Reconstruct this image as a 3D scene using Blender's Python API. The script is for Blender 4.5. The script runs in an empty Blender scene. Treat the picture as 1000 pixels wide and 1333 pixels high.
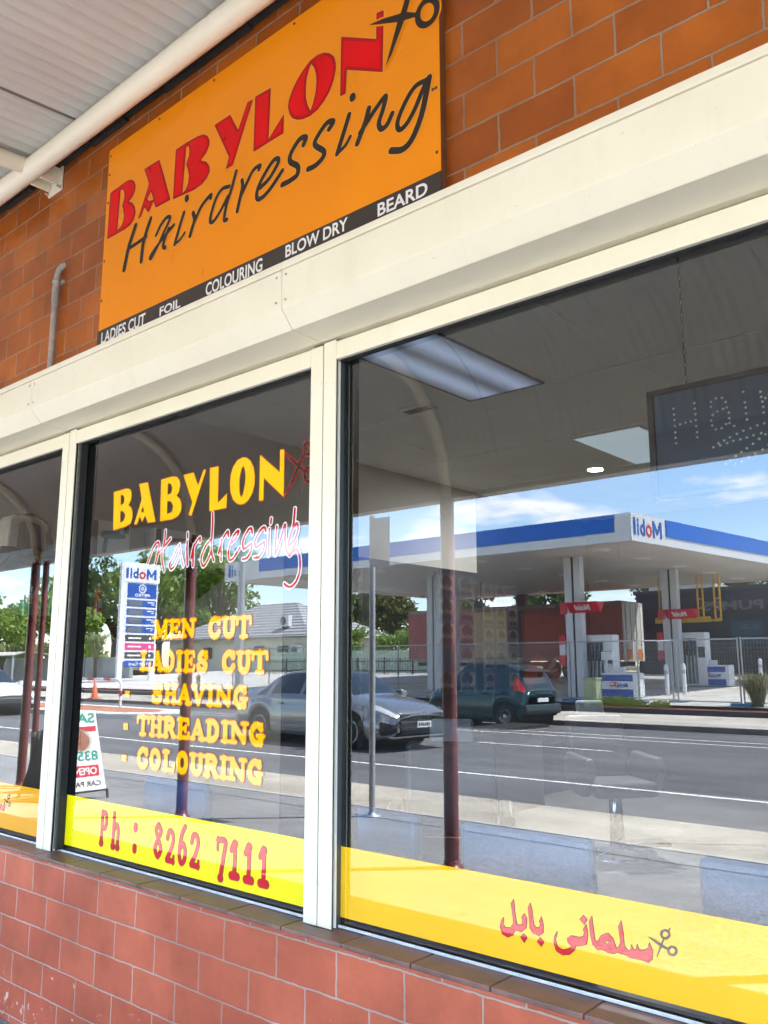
import bpy, bmesh, math, random
import numpy as np
from mathutils import Vector, Matrix
R = math.radians
PI = math.pi
random.seed(7); np.random.seed(7)
S = bpy.context.scene

# ------------------------------------------------------------------ camera
cam = bpy.data.cameras.new("camera"); camo = bpy.data.objects.new("camera", cam)
S.collection.objects.link(camo); S.camera = camo
cam.sensor_fit = 'HORIZONTAL'; cam.sensor_width = 36.0; cam.lens = 36.0 * 1.11427
cam.clip_start = 0.05; cam.clip_end = 2000
camo.location = (0, -2.0, 1.50)
YAW, PIT, ROL = 0.716973, 0.177482, -0.00103162
fw = Vector((-math.sin(YAW) * math.cos(PIT), math.cos(YAW) * math.cos(PIT), math.sin(PIT)))
r0 = Vector((math.cos(YAW), math.sin(YAW), 0)); u0 = r0.cross(fw)
rr = math.cos(ROL) * r0 + math.sin(ROL) * u0; uu = -math.sin(ROL) * r0 + math.cos(ROL) * u0
camo.rotation_euler = Matrix((rr, uu, -fw)).transposed().to_euler()

# ------------------------------------------------------------------ sky, sun, exposure
SUN = Vector((0.36, -0.37, 0.86)).normalized()
EL = math.asin(SUN.z); AZ = math.atan2(SUN.x, SUN.y)
w = bpy.data.worlds.new("World"); S.world = w; w.use_nodes = True
nt = w.node_tree; nt.nodes.clear(); L = nt.links.new
out = nt.nodes.new('ShaderNodeOutputWorld'); bg = nt.nodes.new('ShaderNodeBackground')
sky = nt.nodes.new('ShaderNodeTexSky'); sky.sky_type = 'NISHITA'; sky.sun_disc = False
sky.sun_elevation = EL; sky.sun_rotation = AZ; sky.air_density = 1.0; sky.dust_density = 0.1; sky.ozone_density = 3.0
bg.inputs['Strength'].default_value = 0.15
tc = nt.nodes.new('ShaderNodeTexCoord'); sp = nt.nodes.new('ShaderNodeSeparateXYZ'); L(tc.outputs['Generated'], sp.inputs[0])
zz = nt.nodes.new('ShaderNodeMath'); zz.operation = 'ADD'; zz.inputs[1].default_value = 0.12; L(sp.outputs['Z'], zz.inputs[0])
zm = nt.nodes.new('ShaderNodeMath'); zm.operation = 'MAXIMUM'; zm.inputs[1].default_value = 0.03; L(zz.outputs[0], zm.inputs[0])
dv = nt.nodes.new('ShaderNodeVectorMath'); dv.operation = 'DIVIDE'; L(tc.outputs['Generated'], dv.inputs[0])
cb = nt.nodes.new('ShaderNodeCombineXYZ')
for i in range(3): L(zm.outputs[0], cb.inputs[i])
L(cb.outputs[0], dv.inputs[1])
mp = nt.nodes.new('ShaderNodeMapping'); mp.inputs['Location'].default_value = (3.1, 1.7, 0); mp.inputs['Scale'].default_value = (1.0, 1.0, 1.6)
L(dv.outputs[0], mp.inputs[0])
nz = nt.nodes.new('ShaderNodeTexNoise'); nz.inputs['Scale'].default_value = 1.25; nz.inputs['Detail'].default_value = 9; nz.inputs['Roughness'].default_value = 0.55
L(mp.outputs[0], nz.inputs['Vector'])
cr = nt.nodes.new('ShaderNodeValToRGB'); cr.color_ramp.elements[0].position = 0.54; cr.color_ramp.elements[1].position = 0.63
L(nz.outputs['Fac'], cr.inputs[0])
hz = nt.nodes.new('ShaderNodeMapRange'); hz.inputs[1].default_value = 0.0; hz.inputs[2].default_value = 0.06; L(sp.outputs['Z'], hz.inputs[0])
ml = nt.nodes.new('ShaderNodeMath'); ml.operation = 'MULTIPLY'; L(cr.outputs[0], ml.inputs[0]); L(hz.outputs[0], ml.inputs[1])
mx = nt.nodes.new('ShaderNodeMixRGB'); mx.inputs[2].default_value = (6.5, 6.7, 7.0, 1)
L(ml.outputs[0], mx.inputs[0]); L(sky.outputs[0], mx.inputs[1]); L(mx.outputs[0], bg.inputs['Color']); L(bg.outputs[0], out.inputs['Surface'])

sl = bpy.data.lights.new("sun", 'SUN'); sl.energy = 4.8; sl.angle = R(0.5); sl.color = (1.0, 0.955, 0.88)
so = bpy.data.objects.new("sun", sl); S.collection.objects.link(so)
so.rotation_euler = SUN.to_track_quat('Z', 'Y').to_euler(); so.location = SUN * 30
S.view_settings.view_transform = 'Standard'; S.view_settings.look = 'None'
S.view_settings.exposure = 2.8; S.view_settings.gamma = 1.0; S.view_settings.use_curve_mapping = False
cy = S.cycles
cy.max_bounces = 9; cy.diffuse_bounces = 5; cy.glossy_bounces = 4; cy.transparent_max_bounces = 16; cy.transmission_bounces = 4
cy.caustics_reflective = False; cy.caustics_refractive = False; cy.sample_clamp_indirect = 8.0

# ------------------------------------------------------------------ materials
MATS = {}
def nodes(name):
    m = bpy.data.materials.new(name); m.use_nodes = True
    n = m.node_tree; n.nodes.clear()
    o = n.nodes.new('ShaderNodeOutputMaterial'); b = n.nodes.new('ShaderNodeBsdfPrincipled')
    n.links.new(b.outputs[0], o.inputs[0]); MATS[name] = m
    return m, n, b, o
def nd(n, t, ins=None, **kw):
    k = n.nodes.new('ShaderNode' + t)
    for a, v in kw.items(): setattr(k, a, v)
    for a, v in (ins or {}).items():
        if isinstance(v, bpy.types.NodeSocket): n.links.new(v, k.inputs[a])
        else: k.inputs[a].default_value = v
    return k
def c4(c): return (c[0], c[1], c[2], 1)
def mat(name, col, rough=0.5, metal=0.0, var=0.12, scale=6.0, bump=0.0, bscale=None, coat=0.0, rvar=0.1, col2=None, spec=0.5, streak=None, gloss=0.0, dirt=0.0):
    """a painted / plain surface: two mottled tones, uneven gloss and a little relief"""
    if name in MATS: return MATS[name]
    m, n, b, o = nodes(name)
    t = nd(n, 'TexCoord'); v = t.outputs['Object']
    if streak: v = nd(n, 'Mapping', {0: v, 'Scale': streak}).outputs[0]
    nz = nd(n, 'TexNoise', {'Vector': v, 'Scale': scale, 'Detail': 6.0, 'Roughness': 0.6})
    d = col2 if col2 else tuple(x * (1 - var * 1.6) for x in col)
    u = col if col2 else tuple(min(1, x * (1 + var * .5)) for x in col)
    mr = nd(n, 'MapRange', {0: nz.outputs['Fac'], 1: 0.3, 2: 0.7})
    mix = nd(n, 'MixRGB', {0: mr.outputs[0], 1: c4(d), 2: c4(u)})
    if dirt:
        dv_ = nd(n, 'Mapping', {0: t.outputs['Object'], 'Scale': (1.0, 1.0, 0.35)})
        dz = nd(n, 'TexNoise', {'Vector': dv_.outputs[0], 'Scale': 9.0, 'Detail': 9.0, 'Roughness': 0.72, 'Distortion': 0.4})
        dm = nd(n, 'MapRange', {0: dz.outputs['Fac'], 1: 0.54, 2: 0.8, 3: 0.0, 4: dirt})
        mix = nd(n, 'MixRGB', {0: dm.outputs[0], 1: mix.outputs[0], 2: c4(tuple(x * f for x, f in zip(col, (0.55, 0.5, 0.42))))})
        d2 = nd(n, 'TexNoise', {'Vector': t.outputs['Object'], 'Scale': 55.0, 'Detail': 3.0})
        dm2 = nd(n, 'MapRange', {0: d2.outputs['Fac'], 1: 0.735, 2: 0.75, 3: 0.0, 4: dirt * 1.3})
        mix = nd(n, 'MixRGB', {0: dm2.outputs[0], 1: mix.outputs[0], 2: (0.2, 0.17, 0.13, 1)})
    n.links.new(mix.outputs[0], b.inputs['Base Color'])
    mr2 = nd(n, 'MapRange', {0: nz.outputs['Fac'], 1: 0.25, 2: 0.75, 3: max(0, rough - rvar), 4: min(1, rough + rvar)})
    n.links.new(mr2.outputs[0], b.inputs['Roughness'])
    b.inputs['Metallic'].default_value = metal; b.inputs['Specular IOR Level'].default_value = spec
    if coat: b.inputs['Coat Weight'].default_value = coat; b.inputs['Coat Roughness'].default_value = 0.04
    if gloss: b.inputs['Coat Weight'].default_value = 1.0; b.inputs['Coat Roughness'].default_value = 0.0; b.inputs['Coat IOR'].default_value = gloss; b.inputs['Specular IOR Level'].default_value = 0.0
    if bump:
        n2 = nd(n, 'TexNoise', {'Vector': t.outputs['Object'], 'Scale': bscale or scale * 8, 'Detail': 4.0})
        bp = nd(n, 'Bump', {'Height': n2.outputs['Fac'], 'Strength': bump, 'Distance': 0.01})
        n.links.new(bp.outputs[0], b.inputs['Normal'])
    return m
def brick_mat(name, c1, c2, mortar, x0, z0, bw, rh, msize=0.004, rough=0.35, chips=False, stain=0.3):
    m, n, b, o = nodes(name)
    t = nd(n, 'TexCoord'); s = nd(n, 'SeparateXYZ', {0: t.outputs['Object']})
    # hand-laid: rows and joints wander by a millimetre or two
    wz = nd(n, 'TexNoise', {'Vector': t.outputs['Object'], 'Scale': 2.3, 'Detail': 3.0})
    wob = nd(n, 'MapRange', {0: wz.outputs['Fac'], 3: -0.005, 4: 0.005})
    ax = nd(n, 'Math', {0: s.outputs['X'], 1: -x0}, operation='ADD')
    az0 = nd(n, 'Math', {0: s.outputs['Z'], 1: -z0}, operation='ADD')
    az = nd(n, 'Math', {0: az0.outputs[0], 1: wob.outputs[0]}, operation='ADD')
    rz = nd(n, 'TexNoise', {'Vector': t.outputs['Object'], 'Scale': 34.0, 'Detail': 4.0}); rs_ = nd(n, 'SeparateXYZ', {0: rz.outputs['Color']})
    ax = nd(n, 'Math', {0: rs_.outputs['X'], 1: 0.007, 2: ax.outputs[0]}, operation='MULTIPLY_ADD'); az = nd(n, 'Math', {0: rs_.outputs['Y'], 1: 0.007, 2: az.outputs[0]}, operation='MULTIPLY_ADD')
    cx = nd(n, 'CombineXYZ', {0: ax.outputs[0], 1: az.outputs[0]})
    br = nd(n, 'TexBrick', {'Vector': cx.outputs[0], 'Color1': c4(c1), 'Color2': c4(c2), 'Mortar': c4(mortar), 'Scale': 1.0,
                            'Mortar Size': msize, 'Mortar Smooth': 0.25, 'Bias': 0.0, 'Brick Width': bw, 'Row Height': rh}, offset=0.5)
    # mottled glaze, dusty marks
    nz = nd(n, 'TexNoise', {'Vector': t.outputs['Object'], 'Scale': 5.0, 'Detail': 8.0, 'Roughness': 0.65})
    mr = nd(n, 'MapRange', {0: nz.outputs['Fac'], 1: 0.3, 2: 0.75, 3: 0.70, 4: 1.22})
    mu = nd(n, 'MixRGB', {0: 1.0, 1: br.outputs['Color'], 2: mr.outputs[0]}, blend_type='MULTIPLY')
    nz2 = nd(n, 'TexNoise', {'Vector': t.outputs['Object'], 'Scale': 14.0, 'Detail': 8.0, 'Roughness': 0.7, 'Distortion': 0.6})
    sc = nd(n, 'MapRange', {0: nz2.outputs['Fac'], 1: 0.62, 2: 0.78, 3: 0.0, 4: stain})
    mu2 = nd(n, 'MixRGB', {0: sc.outputs[0], 1: mu.outputs[0], 2: (0.5, 0.42, 0.36, 1)})
    last = mu2
    nz3 = nd(n, 'TexNoise', {'Vector': t.outputs['Object'], 'Scale': 1.1, 'Detail': 5.0})
    pat = nd(n, 'MapRange', {0: nz3.outputs['Fac'], 1: 0.35, 2: 0.7, 3: 0.0, 4: 0.5})
    last = nd(n, 'MixRGB', {0: pat.outputs[0], 1: last.outputs[0], 2: c4(tuple(x * 0.6 for x in c2))})
    if chips:
        cz = nd(n, 'TexNoise', {'Vector': t.outputs['Object'], 'Scale': 19.0, 'Detail': 9.0, 'Roughness': 0.7})
        lo = nd(n, 'MapRange', {0: s.outputs['Z'], 1: 0.05, 2: 0.45, 3: 0.13, 4: 0.0})
        ad = nd(n, 'Math', {0: cz.outputs['Fac'], 1: lo.outputs[0]}, operation='ADD')
        th = nd(n, 'MapRange', {0: ad.outputs[0], 1: 0.71, 2: 0.73, 3: 0.0, 4: 0.85})
        last = nd(n, 'MixRGB', {0: th.outputs[0], 1: last.outputs[0], 2: (0.62, 0.52, 0.42, 1)})
    n.links.new(last.outputs[0], b.inputs['Base Color'])
    b.inputs['Specular IOR Level'].default_value = 0.3
    rg = nd(n, 'MapRange', {0: br.outputs['Fac'], 3: rough, 4: 0.9})
    n.links.new(rg.outputs[0], b.inputs['Roughness'])
    iv = nd(n, 'Math', {0: 1.0, 1: br.outputs['Fac']}, operation='SUBTRACT')
    mixh = nd(n, 'Math', {0: iv.outputs[0], 1: nz2.outputs['Fac']}, operation='MULTIPLY_ADD'); mixh.inputs[2].default_value = 0.0
    hh = nd(n, 'Math', {0: nz2.outputs['Fac'], 1: 0.12, 2: iv.outputs[0]}, operation='MULTIPLY_ADD')
    bp = nd(n, 'Bump', {'Height': hh.outputs[0], 'Strength': 0.8, 'Distance': 0.007})
    n.links.new(bp.outputs[0], b.inputs['Normal'])
    return m
def glass_mat(name, tint=(0.975, 0.985, 0.98), ior=2.2):
    """solar-film shop glass: a strong clear mirror image over a slightly grey see-through"""
    m, n, b, o = nodes(name); n.nodes.remove(b)
    fr = nd(n, 'Fresnel', {'IOR': ior})
    tz = nd(n, 'TexCoord'); nz = nd(n, 'TexNoise', {'Vector': tz.outputs['Object'], 'Scale': 0.9, 'Detail': 2.0})
    bp = nd(n, 'Bump', {'Height': nz.outputs['Fac'], 'Strength': 0.035, 'Distance': 0.004})
    gl = nd(n, 'BsdfGlossy', {'Color': (0.97, 0.985, 1, 1), 'Roughness': 0.0, 'Normal': bp.outputs[0]})
    tr = nd(n, 'BsdfTransparent', {'Color': c4(tint)})
    mx = nd(n, 'MixShader', {0: fr.outputs[0], 1: tr.outputs[0], 2: gl.outputs[0]})
    n.links.new(mx.outputs[0], o.inputs[0]); return m
def clear_mat(name, tint=(0.99, 0.995, 0.992)):
    m, n, b, o = nodes(name); n.nodes.remove(b)
    tr = nd(n, 'BsdfTransparent', {'Color': c4(tint)}); n.links.new(tr.outputs[0], o.inputs[0]); return m
def emis_mat(name, col, st):
    m, n, b, o = nodes(name); b.inputs['Base Color'].default_value = c4(col)
    b.inputs['Emission Color'].default_value = c4(col); b.inputs['Emission Strength'].default_value = st
    return m

# ------------------------------------------------------------------ mesh helpers
ORG = {}
class MB:
    def __init__(s): s.v = []; s.f = []; s.sm = []; s.mi = []
    def add(s, vs, fs, smooth=False, mi=0):
        o = len(s.v); s.v += [tuple(p) for p in vs]
        for f in fs: s.f.append(tuple(i + o for i in f)); s.sm.append(smooth); s.mi.append(mi)
        return s
    def box(s, x0, x1, y0, y1, z0, z1, mi=0):
        if x0 > x1: x0, x1 = x1, x0
        if y0 > y1: y0, y1 = y1, y0
        if z0 > z1: z0, z1 = z1, z0
        vs = [(x, y, z) for z in (z0, z1) for y in (y0, y1) for x in (x0, x1)]
        return s.add(vs, [(0, 2, 3, 1), (4, 5, 7, 6), (0, 1, 5, 4), (2, 6, 7, 3), (0, 4, 6, 2), (1, 3, 7, 5)], mi=mi)
    def obox(s, c, ax, ay, az, hx, hy, hz):
        c = Vector(c); ax = Vector(ax).normalized(); ay = Vector(ay).normalized(); az = Vector(az).normalized()
        vs = [c + ax * hx * i + ay * hy * j + az * hz * k for k in (-1, 1) for j in (-1, 1) for i in (-1, 1)]
        return s.add(vs, [(0, 2, 3, 1), (4, 5, 7, 6), (0, 1, 5, 4), (2, 6, 7, 3), (0, 4, 6, 2), (1, 3, 7, 5)])
    def bar(s, a, b, wd, dp=None, up=(0, 0, 1)):
        a = Vector(a); b = Vector(b); d = (b - a); ln = d.length; d.normalize()
        u = Vector(up)
        if abs(d.dot(u)) > 0.98: u = Vector((1, 0, 0))
        x = d.cross(u).normalized(); y = x.cross(d)
        return s.obox((a + b) / 2, x, y, d, wd / 2, (dp or wd) / 2, ln / 2)
    def tube(s, pts, r, n=10, caps=True):
        P = [Vector(p) for p in pts]; rs = r if isinstance(r, (list, tuple)) else [r] * len(P)
        prev = None; rings = []
        for i, p in enumerate(P):
            d = (P[min(i + 1, len(P) - 1)] - P[max(i - 1, 0)]).normalized()
            if prev is None:
                u = Vector((0, 0, 1)) if abs(d.z) < 0.9 else Vector((1, 0, 0))
                x = d.cross(u).normalized()
            else:
                x = (prev - d * prev.dot(d)).normalized()
            prev = x; y = d.cross(x)
            rings.append([p + (x * math.cos(2 * PI * k / n) + y * math.sin(2 * PI * k / n)) * rs[i] for k in range(n)])
        vs = [q for rg in rings for q in rg]; fs = []
        for i in range(len(P) - 1):
            for k in range(n):
                fs.append((i * n + k, i * n + (k + 1) % n, (i + 1) * n + (k + 1) % n, (i + 1) * n + k))
        s.add(vs, fs, True)
        if caps:
            s.add(rings[0], [tuple(range(n))[::-1]]); s.add(rings[-1], [tuple(range(n))])
        return s
    def lathe(s, c, prof, n=16, axis='z', smooth=True):
        c = Vector(c); vs = []; fs = []
        for (r, h) in prof:
            for k in range(n):
                a = 2 * PI * k / n; p = (r * math.cos(a), r * math.sin(a), h)
                if axis == 'y': p = (p[0], p[2], p[1])
                if axis == 'x': p = (p[2], p[0], p[1])
                vs.append(c + Vector(p))
        for i in range(len(prof) - 1):
            for k in range(n): fs.append((i * n + k, i * n + (k + 1) % n, (i + 1) * n + (k + 1) % n, (i + 1) * n + k))
        s.add(vs, fs, smooth)
        if prof[0][0] > 1e-4: s.add(vs[:n], [tuple(range(n))[::-1]])
        if prof[-1][0] > 1e-4: s.add(vs[-n:], [tuple(range(n))])
        return s
    def prism(s, poly, a0, a1, plane='xz'):
        """extrude a 2-D outline; plane xz -> depth y, yz -> depth x, xy -> depth z"""
        n = len(poly)
        def P(p, d):
            return {'xz': (p[0], d, p[1]), 'yz': (d, p[0], p[1]), 'xy': (p[0], p[1], d)}[plane]
        vs = [P(p, a0) for p in poly] + [P(p, a1) for p in poly]
        fs = [tuple(range(n))[::-1], tuple(range(n, 2 * n))] + [(i, (i + 1) % n, n + (i + 1) % n, n + i) for i in range(n)]
        return s.add(vs, fs)
    def build(s, name, m, parent=None, org=None, bevel=0.0, seg=2, fix=True, wn=False):
        me = bpy.data.meshes.new(name)
        o = Vector(org) if org is not None else (ORG[parent.name] if parent else Vector((0, 0, 0)))
        me.from_pydata([tuple(Vector(p) - o) for p in s.v], [], s.f)
        ms = m if isinstance(m, (list, tuple)) else [m]
        for q in ms: me.materials.append(q)
        me.polygons.foreach_set('use_smooth', s.sm); me.polygons.foreach_set('material_index', s.mi)
        if fix:
            bm = bmesh.new(); bm.from_mesh(me); bmesh.ops.recalc_face_normals(bm, faces=bm.faces); bm.to_mesh(me); bm.free()
        me.update()
        ob = bpy.data.objects.new(name, me); S.collection.objects.link(ob)
        if parent: ob.parent = parent
        else: ob.location = o
        ORG[ob.name] = o
        if bevel:
            md = ob.modifiers.new('bevel', 'BEVEL'); md.width = bevel; md.segments = seg; md.limit_method = 'ANGLE'; md.angle_limit = R(40)
            md.harden_normals = False
        return ob
def tag(o, label=None, cat=None, group=None, kind=None):
    if label: o['label'] = label
    if cat: o['category'] = cat
    if group: o['group'] = group
    if kind: o['kind'] = kind
    return o
def thing(name, label, cat, loc=(0, 0, 0), rz=0.0, group=None, world=True):
    o = bpy.data.objects.new(name, None); S.collection.objects.link(o); o.location = loc; o.rotation_euler = (0, 0, rz)
    o.empty_display_size = 0.2
    ORG[o.name] = Vector(loc) if world else Vector((0, 0, 0))
    return tag(o, label, cat, group)
def copy_tree(o, parent=None):
    c = o.copy(); S.collection.objects.link(c)
    if parent: c.parent = parent
    ORG[c.name] = ORG[o.name]
    for ch in list(o.children): copy_tree(ch, c)
    return c

# ---- flat lettering: outlines are filled, strokes are swept with round ends, both through one distance field
def smooth_line(P, k=5):
    if len(P) < 3: return P
    Q = []
    for i in range(len(P) - 1):
        p0 = P[max(i - 1, 0)]; p1 = P[i]; p2 = P[i + 1]; p3 = P[min(i + 2, len(P) - 1)]
        for j in range(k):
            t = j / k
            Q.append(tuple(0.5 * (2 * b + (c - a) * t + (2 * a - 5 * b + 4 * c - d) * t * t + (3 * b - a - 3 * c + d) * t ** 3)
                           for a, b, c, d in zip(p0, p1, p2, p3)))
    return Q + [P[-1]]
def field(polys, strokes, cell, pad):
    pts = [p for o, hs in polys for p in o] + [p for _, s in strokes for p in s]
    mw = max([w for w, _ in strokes] + [0])
    A = np.array(pts); lo = A.min(0) - pad - mw; hi = A.max(0) + pad + mw
    nx = int((hi[0] - lo[0]) / cell) + 2; ny = int((hi[1] - lo[1]) / cell) + 2
    X = lo[0] + np.arange(nx) * cell; Y = lo[1] + np.arange(ny) * cell
    D = np.full((ny, nx), 1e3)
    def win(P, m):
        P = np.array(P); a = P.min(0) - m; b = P.max(0) + m
        i0 = max(0, int((a[0] - lo[0]) / cell)); i1 = min(nx, int((b[0] - lo[0]) / cell) + 2)
        j0 = max(0, int((a[1] - lo[1]) / cell)); j1 = min(ny, int((b[1] - lo[1]) / cell) + 2)
        return i0, i1, j0, j1
    def segd(gx, gy, a, b):
        dx, dy = b[0] - a[0], b[1] - a[1]; l2 = dx * dx + dy * dy + 1e-12
        t = np.clip(((gx - a[0]) * dx + (gy - a[1]) * dy) / l2, 0, 1)
        return np.hypot(gx - a[0] - t * dx, gy - a[1] - t * dy)
    for o, hs in polys:
        i0, i1, j0, j1 = win(o, pad); gx, gy = np.meshgrid(X[i0:i1], Y[j0:j1])
        d = np.full(gx.shape, 1e3); ins = np.zeros(gx.shape, bool)
        for ring in [o] + list(hs):
            for k in range(len(ring)):
                a, b = ring[k], ring[(k + 1) % len(ring)]
                d = np.minimum(d, segd(gx, gy, a, b))
                if a[1] != b[1]:
                    c = ((a[1] > gy) != (b[1] > gy)) & (gx < (b[0] - a[0]) * (gy - a[1]) / (b[1] - a[1]) + a[0]); ins ^= c
        d = np.where(ins, -d, d); D[j0:j1, i0:i1] = np.minimum(D[j0:j1, i0:i1], d)
    for wd, st in strokes:
        st = smooth_line(list(st))
        i0, i1, j0, j1 = win(st, pad + wd); gx, gy = np.meshgrid(X[i0:i1], Y[j0:j1]); d = np.full(gx.shape, 1e3)
        if len(st) == 1: st = [st[0], st[0]]
        for k in range(len(st) - 1): d = np.minimum(d, segd(gx, gy, st[k], st[k + 1]))
        D[j0:j1, i0:i1] = np.minimum(D[j0:j1, i0:i1], d - wd / 2)
    return X, Y, D
def contours(X, Y, F, tol):
    ins = F < 0; nxt = {}
    cell = ins[:-1, :-1] * 1 + ins[:-1, 1:] * 2 + ins[1:, 1:] * 4 + ins[1:, :-1] * 8
    pos = {}
    def E(j, i, e):
        # edge key -> crossing point
        if e == 0: k = (j, i, 0); a, b = (j, i), (j, i + 1)
        elif e == 2: k = (j + 1, i, 0); a, b = (j + 1, i), (j + 1, i + 1)
        elif e == 3: k = (j, i, 1); a, b = (j, i), (j + 1, i)
        else: k = (j, i + 1, 1); a, b = (j, i + 1), (j + 1, i + 1)
        if k not in pos:
            fa, fb = F[a], F[b]; t = fa / (fa - fb)
            pos[k] = (X[a[1]] + (X[b[1]] - X[a[1]]) * t, Y[a[0]] + (Y[b[0]] - Y[a[0]]) * t)
        return k
    T = {1: [(0, 3)], 2: [(1, 0)], 3: [(1, 3)], 4: [(2, 1)], 5: [(0, 3), (2, 1)], 6: [(2, 0)], 7: [(2, 3)], 8: [(3, 2)], 9: [(0, 2)],
         10: [(1, 0), (3, 2)], 11: [(1, 2)], 12: [(3, 1)], 13: [(0, 1)], 14: [(3, 0)]}
    for j, i in zip(*np.nonzero((cell > 0) & (cell < 15))):
        for a, b in T[int(cell[j, i])]: nxt[E(j, i, a)] = E(j, i, b)
    loops = []
    while nxt:
        k0, k = next(iter(nxt.items())); del nxt[k0]; lp = [pos[k0]]
        while k != k0:
            lp.append(pos[k]); k2 = nxt.pop(k, None)
            if k2 is None: break
            k = k2
        if len(lp) > 5: loops.append(lp)
    res = []
    for lp in loops:
        P = np.array(lp); keep = [0]; n = len(P)
        i = 0
        while i < n - 1:
            j = i + 2
            while j < n and j - i < 60:
                a, b = P[i], P[j]; ab = b - a; l = np.hypot(*ab) + 1e-9
                q = P[i + 1:j]; d = np.abs((q[:, 0] - a[0]) * ab[1] - (q[:, 1] - a[1]) * ab[0]) / l
                if d.max() > tol: break
                j += 1
            i = j - 1; keep.append(i)
        keep = sorted(set(k for k in keep if k < n))
        if len(keep) > 2: res.append([tuple(P[k]) for k in keep])
    return res
def fill(loops):
    """triangulated filling of nested outlines -> (verts2d, faces)"""
    cu = bpy.data.curves.new('tmp', 'CURVE'); cu.dimensions = '2D'; cu.fill_mode = 'FRONT'
    for lp in loops:
        sp = cu.splines.new('POLY'); sp.points.add(len(lp) - 1); sp.use_cyclic_u = True
        for q, p in zip(sp.points, lp): q.co = (p[0], p[1], 0, 1)
    return from_curve(cu)
def from_curve(cu):
    ob = bpy.data.objects.new('tmp', cu); S.collection.objects.link(ob)
    dg = bpy.context.evaluated_depsgraph_get(); me = bpy.data.meshes.new_from_object(ob.evaluated_get(dg))
    vs = [tuple(v.co) for v in me.vertices]; fs = [tuple(p.vertices) for p in me.polygons]
    bpy.data.objects.remove(ob); bpy.data.meshes.remove(me)
    return vs, fs
def letters(mb, polys, strokes, y, off=0.0, cell=0.003, fx=None):
    X, Y, D = field(polys, strokes, cell, abs(off) + 4 * cell)
    vs, fs = fill(contours(X, Y, D - off, cell * 0.18))
    fx = fx or (lambda p: (p[0], y, p[1]))
    return mb.add([fx(p) for p in vs], fs)
def text2d(body, bold=0.0, shear=0.0):
    cu = bpy.data.curves.new('tmp', 'FONT'); cu.body = body; cu.size = 1.0; cu.offset = bold; cu.shear = shear; cu.fill_mode = 'FRONT'; cu.resolution_u = 4
    return from_curve(cu)
def text(mb, body, fx, x0, x1, z0, z1, bold=0.02, shear=0.0):
    """fit a word into the box x0..x1, z0..z1 and place it with fx(u, v)"""
    vs, fs = text2d(body, bold, shear)
    A = np.array(vs); lo = A.min(0); hi = A.max(0)
    sx = (x1 - x0) / (hi[0] - lo[0]); sz = (z1 - z0) / (hi[1] - lo[1])
    return mb.add([fx((x0 + (v[0] - lo[0]) * sx, z0 + (v[1] - lo[1]) * sz)) for v in vs], fs)

def split_islands(names):
    """every loose piece of these parts becomes a part of its own"""
    for ob in [o for o in S.objects if o.type == 'MESH' and o.name.split('.')[0] in names]:
        bm = bmesh.new(); bm.from_mesh(ob.data); bmesh.ops.remove_doubles(bm, verts=bm.verts, dist=1e-5); bm.verts.ensure_lookup_table()
        seen = set(); groups = []
        for v in bm.verts:
            if v.index in seen: continue
            st = [v]; seen.add(v.index); g = []
            while st:
                q = st.pop(); g.append(q)
                for e in q.link_edges:
                    w_ = e.other_vert(q)
                    if w_.index not in seen: seen.add(w_.index); st.append(w_)
            groups.append(g)
        if len(groups) > 1:
            for k, g in enumerate(groups):
                mp_ = {v.index: i for i, v in enumerate(g)}; fs = set(f for v in g for f in v.link_faces); me = bpy.data.meshes.new(ob.name.split('.')[0])
                fs = list(fs); me.from_pydata([tuple(v.co) for v in g], [], [[mp_[v.index] for v in f.verts] for f in fs])
                for m_ in ob.data.materials: me.materials.append(m_)
                me.polygons.foreach_set('use_smooth', [f.smooth for f in fs]); me.update()
                if k == 0: ob.data = me; continue
                c = ob.copy(); c.data = me; S.collection.objects.link(c)
        bm.free()

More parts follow.
